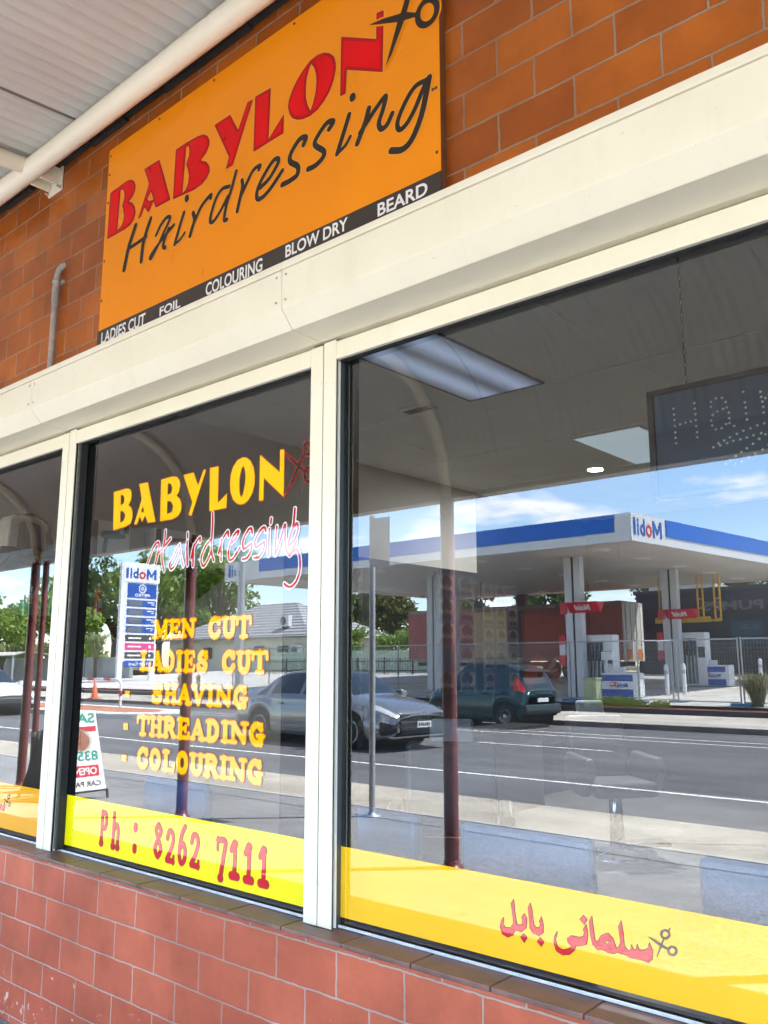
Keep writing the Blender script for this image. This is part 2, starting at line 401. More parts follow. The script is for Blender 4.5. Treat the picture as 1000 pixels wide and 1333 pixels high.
# ------------------------------------------------------------------ lettering outlines in wall coordinates (x, z) metres
SIGN=[([(-3.489,3.747),(-3.416,3.752),(-3.35,3.755),(-3.311,3.747),(-3.284,3.729),(-3.27,3.706),(-3.27,3.679),(-3.286,3.654),(-3.32,3.638),(-3.287,3.619),(-3.265,3.592),(-3.256,3.557),(-3.266,3.53),(-3.296,3.51),(-3.346,3.504),(-3.425,3.506),(-3.494,3.508)],[(-3.397,3.725),(-3.38,3.723),(-3.366,3.705),(-3.36,3.678),(-3.367,3.658),(-3.378,3.638),(-3.366,3.618),(-3.356,3.583),(-3.36,3.553),(-3.375,3.535),(-3.407,3.524)]),([(-3.205,3.757),(-3.083,3.755),(-2.981,3.517),(-3.095,3.521),(-3.113,3.56),(-3.151,3.518),(-3.184,3.557),(-3.212,3.52),(-3.236,3.518),(-3.158,3.665)],[(-3.139,3.618),(-3.115,3.57),(-3.153,3.576),(-3.165,3.593)]),([(-2.96,3.75),(-2.876,3.751),(-2.799,3.746),(-2.761,3.738),(-2.732,3.718),(-2.715,3.693),(-2.715,3.666),(-2.734,3.639),(-2.772,3.619),(-2.732,3.597),(-2.709,3.568),(-2.705,3.541),(-2.72,3.519),(-2.758,3.501),(-2.816,3.497),(-2.964,3.512)],[(-2.882,3.727),(-2.867,3.73),(-2.858,3.706),(-2.858,3.677),(-2.878,3.645),(-2.862,3.612),(-2.853,3.58),(-2.855,3.552),(-2.87,3.525),(-2.894,3.514)]),([(-2.686,3.746),(-2.581,3.748),(-2.526,3.653),(-2.472,3.753),(-2.436,3.749),(-2.552,3.506),(-2.599,3.506),(-2.58,3.554)],None),([(-2.424,3.754),(-2.329,3.749),(-2.335,3.528),(-2.248,3.598),(-2.249,3.514),(-2.426,3.51)],None),([(-2.227,3.614),(-2.222,3.644),(-2.203,3.678),(-2.178,3.708),(-2.145,3.734),(-2.107,3.755),(-2.07,3.759),(-2.033,3.751),(-2.001,3.731),(-1.978,3.704),(-1.97,3.675),(-1.97,3.643),(-1.979,3.61),(-1.999,3.575),(-2.026,3.548),(-2.062,3.527),(-2.102,3.519),(-2.144,3.525),(-2.174,3.537),(-2.2,3.555),(-2.218,3.583)],[(-2.101,3.738),(-2.084,3.713),(-2.074,3.683),(-2.071,3.649),(-2.075,3.606),(-2.085,3.573),(-2.101,3.542),(-2.115,3.568),(-2.126,3.605),(-2.128,3.645),(-2.123,3.694),(-2.112,3.721)]),([(-1.944,3.769),(-1.773,3.669),(-1.771,3.771),(-1.737,3.764),(-1.742,3.522),(-1.914,3.618),(-1.919,3.525),(-1.947,3.526)],None)]
SCI=[[(-1.811,3.742),(-1.737,3.729),(-1.667,3.708),(-1.629,3.694),(-1.589,3.669),(-1.576,3.656),(-1.582,3.652),(-1.606,3.659),(-1.653,3.672),(-1.694,3.688),(-1.751,3.714)],[(-1.729,3.533),(-1.705,3.593),(-1.674,3.677),(-1.654,3.714),(-1.639,3.748),(-1.628,3.778),(-1.605,3.764),(-1.62,3.725),(-1.632,3.693),(-1.646,3.662),(-1.674,3.612),(-1.702,3.564)]]
SCIRING=[[(-1.543,3.645),(-1.502,3.635),(-1.539,3.69)],[(-1.598,3.802),(-1.564,3.799),(-1.597,3.852)]]
HAIR=[(0.027,[(-3.25,3.49),(-3.277,3.442),(-3.303,3.387),(-3.327,3.299)]),(0.0242,[(-3.128,3.48),(-3.159,3.427),(-3.182,3.368),(-3.187,3.295)]),(0.0177,[(-3.291,3.394),(-3.223,3.397),(-3.157,3.404)]),(0.0168,[(-3.08,3.383),(-3.046,3.42),(-3.007,3.44),(-2.978,3.432),(-2.993,3.405),(-3.019,3.378),(-3.056,3.332),(-3.111,3.281)]),(0.0167,[(-3.111,3.281),(-3.118,3.293),(-3.082,3.319),(-3.04,3.341),(-2.99,3.367),(-2.946,3.384)]),(0.0192,[(-2.985,3.38),(-3.011,3.342),(-3.02,3.309),(-3.004,3.298)]),(0.0188,[(-2.876,3.416),(-2.905,3.359),(-2.934,3.29)]),(0.0132,[(-2.934,3.29),(-2.896,3.298),(-2.864,3.319)]),(0.0282,[(-2.861,3.48),(-2.858,3.473)]),(0.0202,[(-2.81,3.391),(-2.797,3.355),(-2.811,3.325),(-2.825,3.291)]),(0.0173,[(-2.801,3.342),(-2.757,3.396),(-2.717,3.419),(-2.691,3.428),(-2.691,3.413)]),(0.0164,[(-2.57,3.418),(-2.615,3.425),(-2.654,3.399),(-2.686,3.335),(-2.687,3.305),(-2.664,3.3),(-2.62,3.331),(-2.578,3.376)]),(0.0172,[(-2.529,3.469),(-2.555,3.401),(-2.586,3.339),(-2.596,3.282),(-2.578,3.275)]),(0.0186,[(-2.49,3.413),(-2.485,3.384),(-2.499,3.339),(-2.514,3.288)]),(0.0168,[(-2.495,3.344),(-2.454,3.395),(-2.423,3.429),(-2.382,3.434),(-2.387,3.418)]),(0.019,[(-2.376,3.336),(-2.324,3.354),(-2.279,3.394),(-2.274,3.416),(-2.303,3.421),(-2.354,3.383),(-2.391,3.338),(-2.394,3.297),(-2.362,3.289),(-2.311,3.311),(-2.25,3.357)]),(0.0218,[(-2.134,3.416),(-2.123,3.44),(-2.158,3.447),(-2.203,3.409),(-2.206,3.376),(-2.164,3.339),(-2.166,3.306),(-2.204,3.297),(-2.248,3.298)]),(0.0209,[(-2.0,3.42),(-1.98,3.441),(-2.015,3.449),(-2.067,3.411),(-2.071,3.385),(-2.027,3.344),(-2.031,3.319),(-2.07,3.303),(-2.107,3.305)]),(0.0203,[(-1.9,3.432),(-1.929,3.366),(-1.958,3.304)]),(0.0139,[(-1.958,3.304),(-1.918,3.318),(-1.894,3.343)]),(0.0279,[(-1.885,3.496),(-1.883,3.49)]),(0.0215,[(-1.806,3.412),(-1.823,3.365),(-1.86,3.301)]),(0.0198,[(-1.846,3.337),(-1.785,3.387),(-1.73,3.423),(-1.739,3.38),(-1.759,3.336),(-1.748,3.307),(-1.721,3.312),(-1.699,3.343)]),(0.0181,[(-1.547,3.396),(-1.598,3.396),(-1.642,3.357),(-1.675,3.302),(-1.668,3.269),(-1.638,3.274),(-1.599,3.315),(-1.564,3.372),(-1.539,3.4)]),(0.023,[(-1.539,3.4),(-1.561,3.312),(-1.583,3.256),(-1.617,3.206),(-1.656,3.19),(-1.704,3.207)])]
WBAB=[([(-3.39,2.267),(-3.346,2.268),(-3.299,2.27),(-3.269,2.266),(-3.251,2.253),(-3.246,2.233),(-3.251,2.21),(-3.269,2.193),(-3.244,2.178),(-3.233,2.157),(-3.232,2.134),(-3.242,2.111),(-3.279,2.1),(-3.377,2.094)],[[(-3.334,2.25),(-3.311,2.244),(-3.299,2.223),(-3.306,2.205),(-3.329,2.197)],[(-3.33,2.174),(-3.307,2.173),(-3.288,2.154),(-3.294,2.129),(-3.325,2.118)]]),([(-3.189,2.276),(-3.126,2.274),(-3.056,2.097),(-3.111,2.098),(-3.134,2.134),(-3.155,2.108),(-3.175,2.136),(-3.192,2.101),(-3.213,2.103),(-3.165,2.206)],[[(-3.154,2.179),(-3.142,2.146),(-3.168,2.149)]]),([(-3.027,2.272),(-2.951,2.274),(-2.917,2.268),(-2.897,2.25),(-2.891,2.229),(-2.898,2.205),(-2.915,2.189),(-2.888,2.17),(-2.877,2.146),(-2.879,2.12),(-2.898,2.103),(-2.934,2.094),(-3.021,2.095)],[[(-2.979,2.251),(-2.957,2.247),(-2.944,2.227),(-2.95,2.205),(-2.977,2.198)],[(-2.978,2.175),(-2.951,2.171),(-2.933,2.149),(-2.94,2.123),(-2.976,2.118)]]),([(-2.87,2.269),(-2.804,2.269),(-2.77,2.21),(-2.737,2.271),(-2.723,2.267),(-2.807,2.094),(-2.824,2.1),(-2.803,2.146)],[]),([(-2.696,2.271),(-2.643,2.27),(-2.64,2.122),(-2.585,2.153),(-2.587,2.098),(-2.69,2.098)],[]),([(-2.496,2.282),(-2.473,2.277),(-2.451,2.262),(-2.432,2.234),(-2.424,2.202),(-2.424,2.169),(-2.434,2.137),(-2.457,2.112),(-2.479,2.102),(-2.501,2.101),(-2.523,2.108),(-2.546,2.125),(-2.562,2.155),(-2.567,2.189),(-2.565,2.223),(-2.552,2.253),(-2.527,2.276)],[[(-2.49,2.252),(-2.48,2.231),(-2.475,2.205),(-2.478,2.173),(-2.487,2.14),(-2.498,2.126),(-2.509,2.143),(-2.513,2.173),(-2.512,2.206),(-2.503,2.239)]]),([(-2.395,2.275),(-2.283,2.191),(-2.284,2.276),(-2.263,2.274),(-2.261,2.099),(-2.372,2.186),(-2.371,2.101),(-2.394,2.102)],[])]
WSCI=[[(-2.262,2.264),(-2.213,2.232),(-2.184,2.208),(-2.148,2.177),(-2.156,2.172),(-2.192,2.199),(-2.23,2.233)],[(-2.259,2.099),(-2.227,2.141),(-2.192,2.201),(-2.163,2.242),(-2.151,2.239),(-2.178,2.195),(-2.222,2.133)]]
WSCIR=[[(-2.135,2.162),(-2.116,2.16),(-2.136,2.187)],[(-2.141,2.258),(-2.124,2.256),(-2.142,2.28)]]
WHAIR=[[(-3.098,1.923),(-3.085,1.95),(-3.066,1.981),(-3.044,2.002),(-3.027,2.005),(-3.02,1.987),(-3.028,1.956),(-3.042,1.915)],[(-2.98,2.05),(-2.984,2.005),(-2.996,1.964),(-2.996,1.929),(-2.978,1.882)],[(-3.034,1.956),(-2.985,1.984),(-2.943,2.013)],[(-2.878,1.983),(-2.873,1.96),(-2.862,1.925),(-2.849,1.893)],[(-2.879,1.981),(-2.894,1.969),(-2.914,1.936),(-2.941,1.907),(-2.931,1.887),(-2.906,1.899),(-2.885,1.93),(-2.874,1.953)],[(-2.828,1.99),(-2.828,1.956),(-2.821,1.894)],[(-2.827,2.024),(-2.826,2.007)],[(-2.783,1.97),(-2.785,1.932),(-2.784,1.888)],[(-2.798,1.919),(-2.786,1.959),(-2.766,1.984),(-2.745,1.998),(-2.744,1.982)],[(-2.67,2.088),(-2.668,2.041),(-2.67,1.982),(-2.671,1.942),(-2.654,1.901)],[(-2.677,1.982),(-2.705,1.962),(-2.732,1.921),(-2.728,1.894),(-2.714,1.883),(-2.686,1.91),(-2.67,1.942)],[(-2.611,1.976),(-2.608,1.897)],[(-2.624,1.925),(-2.609,1.966),(-2.592,1.99),(-2.572,2.005),(-2.569,1.985)],[(-2.555,1.954),(-2.526,1.971),(-2.507,1.996),(-2.52,1.998),(-2.546,1.973),(-2.565,1.926),(-2.558,1.895),(-2.537,1.898),(-2.518,1.915),(-2.499,1.935)],[(-2.429,1.98),(-2.434,2.001),(-2.453,1.997),(-2.481,1.96),(-2.477,1.929),(-2.456,1.935),(-2.432,1.944),(-2.433,1.918),(-2.454,1.894),(-2.48,1.89)],[(-2.353,1.982),(-2.361,1.998),(-2.382,1.991),(-2.411,1.956),(-2.408,1.929),(-2.384,1.935),(-2.361,1.944),(-2.363,1.918),(-2.387,1.892),(-2.416,1.891)],[(-2.334,1.989),(-2.336,1.937),(-2.334,1.893)],[(-2.325,2.026),(-2.327,2.01)],[(-2.294,1.994),(-2.298,1.946),(-2.299,1.892),(-2.27,1.952),(-2.25,1.997),(-2.249,1.941),(-2.242,1.904),(-2.224,1.883)],[(-2.2,2.048),(-2.206,1.991),(-2.222,1.953),(-2.232,1.921),(-2.221,1.921),(-2.195,1.942),(-2.182,1.973),(-2.188,1.994),(-2.203,1.982)],[(-2.19,1.929),(-2.203,1.909),(-2.224,1.884),(-2.192,1.902),(-2.176,1.886),(-2.169,1.856),(-2.171,1.82),(-2.187,1.789),(-2.212,1.772),(-2.23,1.773),(-2.248,1.784)]]
ARAB=[[(-1.327,0.89),(-1.324,0.851),(-1.319,0.829),(-1.306,0.829),(-1.301,0.836),(-1.303,0.85),(-1.295,0.86),(-1.288,0.849),(-1.291,0.826),(-1.306,0.814),(-1.325,0.815),(-1.333,0.801),(-1.349,0.793),(-1.365,0.797),(-1.372,0.813),(-1.367,0.83),(-1.36,0.839),(-1.362,0.821),(-1.354,0.814),(-1.338,0.818),(-1.329,0.829),(-1.333,0.866),(-1.335,0.878)],[(-1.299,0.81),(-1.289,0.803),(-1.298,0.79),(-1.308,0.8)],[(-1.276,0.889),(-1.271,0.868),(-1.268,0.84),(-1.261,0.832),(-1.25,0.834),(-1.247,0.844),(-1.25,0.849),(-1.244,0.861),(-1.239,0.841),(-1.241,0.823),(-1.253,0.815),(-1.271,0.817),(-1.279,0.828),(-1.281,0.854),(-1.283,0.877)],[(-1.25,0.81),(-1.239,0.802),(-1.247,0.79),(-1.258,0.799)],[(-1.199,0.834),(-1.205,0.815),(-1.2,0.798),(-1.185,0.793),(-1.168,0.799),(-1.159,0.806),(-1.17,0.816),(-1.17,0.824),(-1.158,0.832),(-1.136,0.832),(-1.125,0.837),(-1.122,0.847),(-1.125,0.852),(-1.116,0.866),(-1.113,0.841),(-1.118,0.82),(-1.137,0.813),(-1.148,0.811),(-1.152,0.8),(-1.167,0.787),(-1.186,0.782),(-1.203,0.788),(-1.209,0.803),(-1.208,0.819)],[(-1.123,0.886),(-1.113,0.878),(-1.122,0.866),(-1.133,0.876)],[(-1.1,0.888),(-1.098,0.863),(-1.094,0.833),(-1.086,0.832),(-1.076,0.848),(-1.058,0.857),(-1.045,0.846),(-1.039,0.828),(-1.032,0.829),(-1.025,0.842),(-1.028,0.865),(-1.029,0.878),(-1.022,0.891),(-1.018,0.863),(-1.017,0.836),(-1.007,0.827),(-1.0,0.83),(-0.998,0.842),(-0.993,0.832),(-0.986,0.833),(-0.983,0.846),(-0.98,0.834),(-0.968,0.836),(-0.957,0.841),(-0.954,0.848),(-0.952,0.855),(-0.945,0.839),(-0.948,0.82),(-0.957,0.812),(-0.969,0.814),(-0.986,0.814),(-1.003,0.813),(-1.016,0.818),(-1.027,0.817),(-1.035,0.819),(-1.046,0.813),(-1.06,0.813),(-1.075,0.817),(-1.089,0.814),(-1.1,0.822),(-1.106,0.846),(-1.107,0.875)]]
ARABHOLE=[(-1.065,0.839),(-1.055,0.838),(-1.058,0.831),(-1.069,0.832)]
ASCI=[[(-0.959,0.87),(-0.938,0.866),(-0.922,0.859),(-0.904,0.852),(-0.906,0.848),(-0.927,0.853),(-0.941,0.86)],[(-0.939,0.821),(-0.928,0.851),(-0.917,0.873),(-0.914,0.872),(-0.921,0.856),(-0.931,0.835)]]
ASCIR=[[(-0.897,0.849),(-0.887,0.851),(-0.897,0.858)],[(-0.912,0.882),(-0.902,0.884),(-0.912,0.891)],[(-0.911,0.89),(-0.903,0.892),(-0.9,0.897)]]
DOTS=[(-0.88,2.187),(-0.879,2.17),(-0.879,2.155),(-0.879,2.138),(-0.879,2.12),(-0.879,2.105),(-0.878,2.09),(-0.822,2.191),(-0.822,2.175),(-0.821,2.16),(-0.821,2.143),(-0.821,2.127),(-0.82,2.11),(-0.82,2.096),(-0.864,2.14),(-0.849,2.142),(-0.835,2.142),(-0.764,2.192),(-0.749,2.19),(-0.74,2.177),(-0.738,2.162),(-0.734,2.147),(-0.734,2.132),(-0.734,2.119),(-0.723,2.109),(-0.743,2.118),(-0.755,2.109),(-0.77,2.108),(-0.779,2.121),(-0.781,2.135),(-0.776,2.149),(-0.763,2.156),(-0.748,2.16),(-0.779,2.172),(-0.778,2.185),(-0.694,2.195),(-0.692,2.166),(-0.691,2.152),(-0.691,2.136),(-0.69,2.12),(-0.652,2.186),(-0.651,2.172),(-0.649,2.159),(-0.648,2.145),(-0.648,2.13),(-0.641,2.167),(-0.631,2.176),(-0.78,2.062),(-0.766,2.07),(-0.751,2.075),(-0.736,2.081),(-0.718,2.087),(-0.701,2.092),(-0.683,2.095),(-0.666,2.1),(-0.649,2.102),(-0.762,2.064),(-0.744,2.067),(-0.728,2.07),(-0.71,2.071),(-0.694,2.073),(-0.677,2.076),(-0.658,2.078),(-0.648,2.073),(-0.664,2.064),(-0.68,2.054),(-0.696,2.045),(-0.71,2.037),(-0.725,2.029),(-0.739,2.021),(-0.751,2.013),(-0.642,2.045),(-0.658,2.035),(-0.676,2.027),(-0.693,2.02),(-0.711,2.012),(-0.727,2.008)]
STRIP={'LADIES CUT':[(-3.491,2.987),(-3.132,2.969),(-3.132,3.033)],'FOIL':[(-3.024,2.989),(-2.874,2.981),(-2.882,3.025)],'COLOURING':[(-2.702,2.981),(-2.352,2.983),(-2.358,3.035)],'BLOW DRY':[(-2.223,2.994),(-1.904,2.988),(-1.905,3.038)],'BEARD':[(-1.765,2.998),(-1.551,2.977),(-1.551,3.033)]}

# ------------------------------------------------------------------ palette
G = 0.045
cream = mat('cream powder coat', (0.82, 0.77, 0.625), 0.4, var=0.05, scale=3, bump=0.06, bscale=9, col2=(0.77, 0.715, 0.565), spec=0.35, dirt=0.17)
white_al = mat('white aluminium', (0.78, 0.77, 0.73), 0.35, var=0.06, scale=7)
silver_al = mat('silver aluminium', (0.72, 0.78, 0.84), 0.35, metal=0.2, var=0.15, scale=14)
black_rub = mat('black rubber', (0.012, 0.012, 0.013), 0.7)
slate = mat('dark anodised frame', (0.06, 0.07, 0.075), 0.4)
brick_up = brick_mat('upper terracotta block', (0.52, 0.142, 0.016), (0.34, 0.083, 0.012), (0.37, 0.275, 0.2), -0.776, 3.05 - 0.13, 0.26, 0.13, 0.0042, 0.28, stain=0.14)
brick_lo = brick_mat('lower terracotta block', (0.55, 0.138, 0.072), (0.45, 0.103, 0.055), (0.47, 0.36, 0.30), -2.924, 0.545 - 0.1285, 0.26, 0.1285, 0.0037, 0.40, chips=True, stain=0.12)
tile_m = mat('brown sill tile', (0.205, 0.105, 0.085), 0.45, var=0.35, scale=9, bump=0.05)
glass = glass_mat('shop glass')
clear = clear_mat('glass body')
steel_red = mat('maroon paint', (0.2, 0.034, 0.034), 0.35, var=0.3, scale=5, bump=0.06, coat=0.3)
galv = mat('galvanised steel', (0.46, 0.48, 0.49), 0.42, metal=0.35, var=0.15, scale=9)
conc = mat('concrete', (0.46, 0.44, 0.40), 0.85, var=0.16, scale=3.5, bump=0.3, bscale=55)
iron = mat('corrugated zinc', (0.60, 0.585, 0.545), 0.5, metal=0.0, var=0.13, scale=2.2, streak=(1, 0.25, 1), col2=(0.50, 0.49, 0.465), dirt=0.2)
red_v = mat('red vinyl', (0.62, 0.006, 0.016), 0.3, var=0.05, gloss=1.95)
white_g = mat('white window vinyl', (0.85, 0.85, 0.83), 0.35, var=0.03, gloss=1.95)
ink_g = mat('black window vinyl', (0.03, 0.02, 0.016), 0.35, var=0.1, gloss=1.95)
ink = mat('black brown vinyl', (0.032, 0.022, 0.017), 0.4, var=0.1, spec=0.2)
white_v = mat('white vinyl', (0.85, 0.85, 0.83), 0.35, var=0.03)
yel_v = mat('yellow vinyl', (0.90, 0.56, 0.0), 0.35, var=0.03, gloss=1.95)
org_o = mat('orange red outline vinyl', (0.62, 0.09, 0.012), 0.35, var=0.05, gloss=1.95)
mblue = mat('sign blue', (0.008, 0.075, 0.40), 0.35, var=0.06)
mred = mat('sign red', (0.60, 0.012, 0.03), 0.35, var=0.06)
whitep = mat('white sign panel', (0.78, 0.79, 0.80), 0.4, var=0.05)

# ------------------------------------------------------------------ ground and road
def sheet(name, x0, x1, y0, y1, z, m, z2=None):
    z2 = z if z2 is None else z2
    b = MB().add([(x0, y0, z), (x1, y0, z), (x1, y1, z2), (x0, y1, z2)], [(0, 1, 2, 3)])
    return tag(b.build(name, m), kind='structure')
def asphalt(name, col, agg=0.35, sc=170):
    m, n, b, o = nodes(name); t = nd(n, 'TexCoord')
    a = nd(n, 'TexNoise', {'Vector': t.outputs['Object'], 'Scale': 0.35, 'Detail': 7.0, 'Roughness': 0.6})
    st = nd(n, 'TexNoise', {'Vector': nd(n, 'Mapping', {0: t.outputs['Object'], 'Scale': (0.12, 1.4, 1)}).outputs[0], 'Scale': 1.0, 'Detail': 5.0})
    vo = nd(n, 'TexVoronoi', {'Vector': t.outputs['Object'], 'Scale': sc})
    m1 = nd(n, 'MapRange', {0: a.outputs['Fac'], 1: 0.3, 2: 0.7, 3: 0.72, 4: 1.24})
    m2 = nd(n, 'MapRange', {0: st.outputs['Fac'], 1: 0.3, 2: 0.7, 3: 0.85, 4: 1.15})
    vv = nd(n, 'SeparateXYZ', {0: vo.outputs['Color']})
    m3 = nd(n, 'MapRange', {0: vv.outputs['X'], 3: 1 - agg, 4: 1 + agg})
    k = nd(n, 'Math', {0: m1.outputs[0], 1: m2.outputs[0]}, operation='MULTIPLY')
    k2 = nd(n, 'Math', {0: k.outputs[0], 1: m3.outputs[0]}, operation='MULTIPLY')
    mu = nd(n, 'MixRGB', {0: 1.0, 1: c4(col), 2: k2.outputs[0]}, blend_type='MULTIPLY')
    n.links.new(mu.outputs[0], b.inputs['Base Color']); b.inputs['Roughness'].default_value = 0.88; b.inputs['Specular IOR Level'].default_value = 0.3
    bp = nd(n, 'Bump', {'Height': vo.outputs['Distance'], 'Strength': 0.25, 'Distance': 0.006}); n.links.new(bp.outputs[0], b.inputs['Normal'])
    return m
road_m = asphalt('road asphalt', (0.115, 0.116, 0.121), 0.25)
path_m = asphalt('footpath hotmix', (0.225, 0.228, 0.232), 0.45, 90)
strip_m = asphalt('kerbside concrete', (0.40, 0.365, 0.30), 0.4, 75)
fpath_m = asphalt('far footpath paving', (0.42, 0.39, 0.34), 0.15, 60)
fore_m = asphalt('forecourt concrete', (0.5, 0.49, 0.46), 0.1, 40)
mulch_m = asphalt('red mulch', (0.20, 0.045, 0.03), 0.6, 25)
grass_g = asphalt('dry verge', (0.16, 0.15, 0.07), 0.4, 20)
sheet('ground', -900, 900, -900, 900, -0.16, grass_g)
sheet('footpath', -60, 12, 0.12, -5.03, 0.0, path_m)
b = MB().box(-60, 12, -5.03, -5.12, -0.15, 0.006); tag(b.build('footpath_edging', conc), kind='structure')
b = MB().box(-60, 12, -5.12, -6.38, -0.15, 0.004); tag(b.build('kerb', strip_m, bevel=0.02), kind='structure')
sheet('road', -120, 60, -6.38, -18.7, -0.08, road_m)
b = MB().box(-120, 60, -18.7, -18.86, -0.15, 0.05); tag(b.build('far_kerb', mat('old kerb stone', (0.15, 0.13, 0.12), 0.9, var=0.3, scale=2), bevel=0.015), kind='structure')
sheet('far_footpath', -120, 60, -18.86, -23.2, 0.048, fpath_m)
b = MB().box(-60, 30, -23.2, -23.36, -0.1, 0.2); tag(b.build('plinth_kerb', mat('dark plinth', (0.03, 0.03, 0.035), 0.8)), kind='structure')
sheet('garden_strip', -60, 30, -23.36, -24.4, 0.19, mulch_m)
sheet('forecourt', -60, 30, -24.4, -48, 0.27, fore_m, 1.17)
sheet('far_ground', -300, 200, -48, -400, 1.17, grass_g)
mark = mat('road marking paint', (0.78, 0.78, 0.76), 0.6, var=0.2, scale=5)
def line(x0, x1, y, w_=0.11):
    b = MB().add([(x0, y, -0.076), (x1, y, -0.076), (x1, y + w_, -0.076), (x0, y + w_, -0.076)], [(0, 1, 2, 3)]); return b
b = line(-90, 30, -8.75); b.add(*[(q.v, q.f) for q in [line(-90, 30, -15.7, .1)]][0]); b.add(*[(q.v, q.f) for q in [line(-90, 30, -16.5, .1)]][0])
for k in range(9):
    q = line(-58 + k * 7.2 - 3.0, -58 + k * 7.2, -13.15, .1); b.add(q.v, q.f)
tag(b.build('road_markings', mark), kind='structure')
cr_m = mat('crack filler', (0.03, 0.03, 0.03), 0.9)
b = MB()
for (x, n_) in ((-3.3, 9), (-6.9, 8), (-10.4, 9)):
    P = [(x + 0.16 * i + random.uniform(-.03, .03), -5.2 - 1.1 * i / n_, 0.0075) for i in range(n_ + 1)]
    for p, q in zip(P, P[1:]): b.add([(p[0], p[1], p[2]), (p[0] + .014, p[1], p[2]), (q[0] + .014, q[1], q[2]), (q[0], q[1], q[2])], [(0, 1, 2, 3)])
P = [(-60 + 0.5 * i, -4.62 + random.uniform(-.012, .012), 0.003) for i in range(140)]
for p, q in zip(P, P[1:]): b.add([p, (p[0], p[1] + .012, p[2]), (q[0], q[1] + .012, q[2]), q], [(0, 1, 2, 3)])
tag(b.build('pavement_cracks', cr_m), kind='structure')

# ------------------------------------------------------------------ the shop building
shop = thing('shop_building', 'single storey hairdresser shop of orange terracotta block with cream shutter boxes and signwritten windows', 'shop', (0, 0.1, 0))
X0, X1 = -13.0, 5.0
MUL = [-5.448, -3.735, -2.022, -0.309, 1.404]
b = MB().box(X0, X1, 0.03, 0.17, 2.6, 4.75); b.build('upper_wall', brick_up, shop)
b = MB().box(X0, X1, -0.05, 0.17, -0.05, 0.689)
b.build('lower_wall', brick_lo, shop)
b = MB().box(X0, MUL[0] - 0.06, 0.03, 0.17, 0.69, 2.6); b.box(MUL[-1] + 0.06, X1, 0.03, 0.17, 0.69, 2.6); b.build('side_wall', brick_up, shop)
b = MB()
for k in range(60):
    x = -8.35 + k * 0.26 + 0.002
    dz = random.uniform(-0.0012, 0.0012)
    b.box(x, x + 0.256, -0.072 + random.uniform(-.001, .001), 0.05, 0.6905, 0.705 + dz)
b.build('sill', tile_m, shop, bevel=0.003)
b = MB().box(-8.35, 7, -0.062, 0.05, 0.689, 0.7025); b.build('sill_grout', mat('grout', (0.06, 0.045, 0.04), 0.9), shop)
# roller shutter boxes
prof = [(0.03, 2.806), (-0.202, 2.806), (-0.2, 2.67), (-0.148, 2.611), (-0.012, 2.6065), (-0.012, 2.612), (0.03, 2.612)]
for i in range(4):
    a, c = MUL[i] + 0.0012, MUL[i + 1] - 0.0012
    b = MB().prism(prof, a, c, 'yz')
    sb = b.build('shutter_box', cream, shop, bevel=0.003)
    b = MB().box(a, c, -0.2065, 0.03, 2.808, 2.833); b.build('lid', cream, sb, bevel=0.002)
    b = MB()
    for sx in (a + 0.022, c - 0.022):
        for (yy, z) in ((-0.2015, 2.695), (-0.201, 2.785)): b.lathe((sx, yy - 0.002, z), [(0.0045, 0), (0.004, -0.0025), (0, -0.003)], 8, 'y')
    b.build('screw', galv, sb)
# shutter guides standing on the sill
for xm in MUL:
    b = MB(); b.box(xm - 0.0605, xm - 0.002, -0.001, 0.004, 0.706, 2.6); b.box(xm + 0.002, xm + 0.0605, 0.0, 0.005, 0.706, 2.606)
    mu = b.build('shutter_guide', cream, shop, bevel=0.0012)
    b = MB().box(xm - 0.052, xm + 0.052, 0.005, 0.018, 0.706, 2.606); b.build('brush_seal', black_rub, mu)
    b = MB().box(xm - 0.06, xm + 0.06, 0.0185, 0.0245, 0.706, 2.606); b.build('guide_lip', white_al, mu)
    if xm < -3 and xm > -5: b = MB().box(xm + 0.0607, xm + 0.0895, 0.016, 0.0418, 0.7148, 2.531); b.build('frame_stile', mat('grey frame stile', (0.17, 0.175, 0.155), 0.25, metal=.3), mu)
    if xm < -3 and xm > -5: b = MB().box(xm + 0.0897, xm + 0.1015, 0.008, 0.0418, 0.7148, 2.531); b.build('frame_gasket', black_rub, mu)
    b = MB().box(xm - 0.0585, xm + 0.0585, 0.025, 0.12, 0.706, 2.62); b.build('window_post', slate, mu)
    b = MB()
    for sx in (-0.012, 0.012):
        for z in (2.46, 1.63, 0.83): b.lathe((xm + sx, -0.001, z), [(0.0042, 0), (0.0036, -0.0018), (0.0, -0.0024)], 10, 'y')
    b.build('rivet', cream, mu)
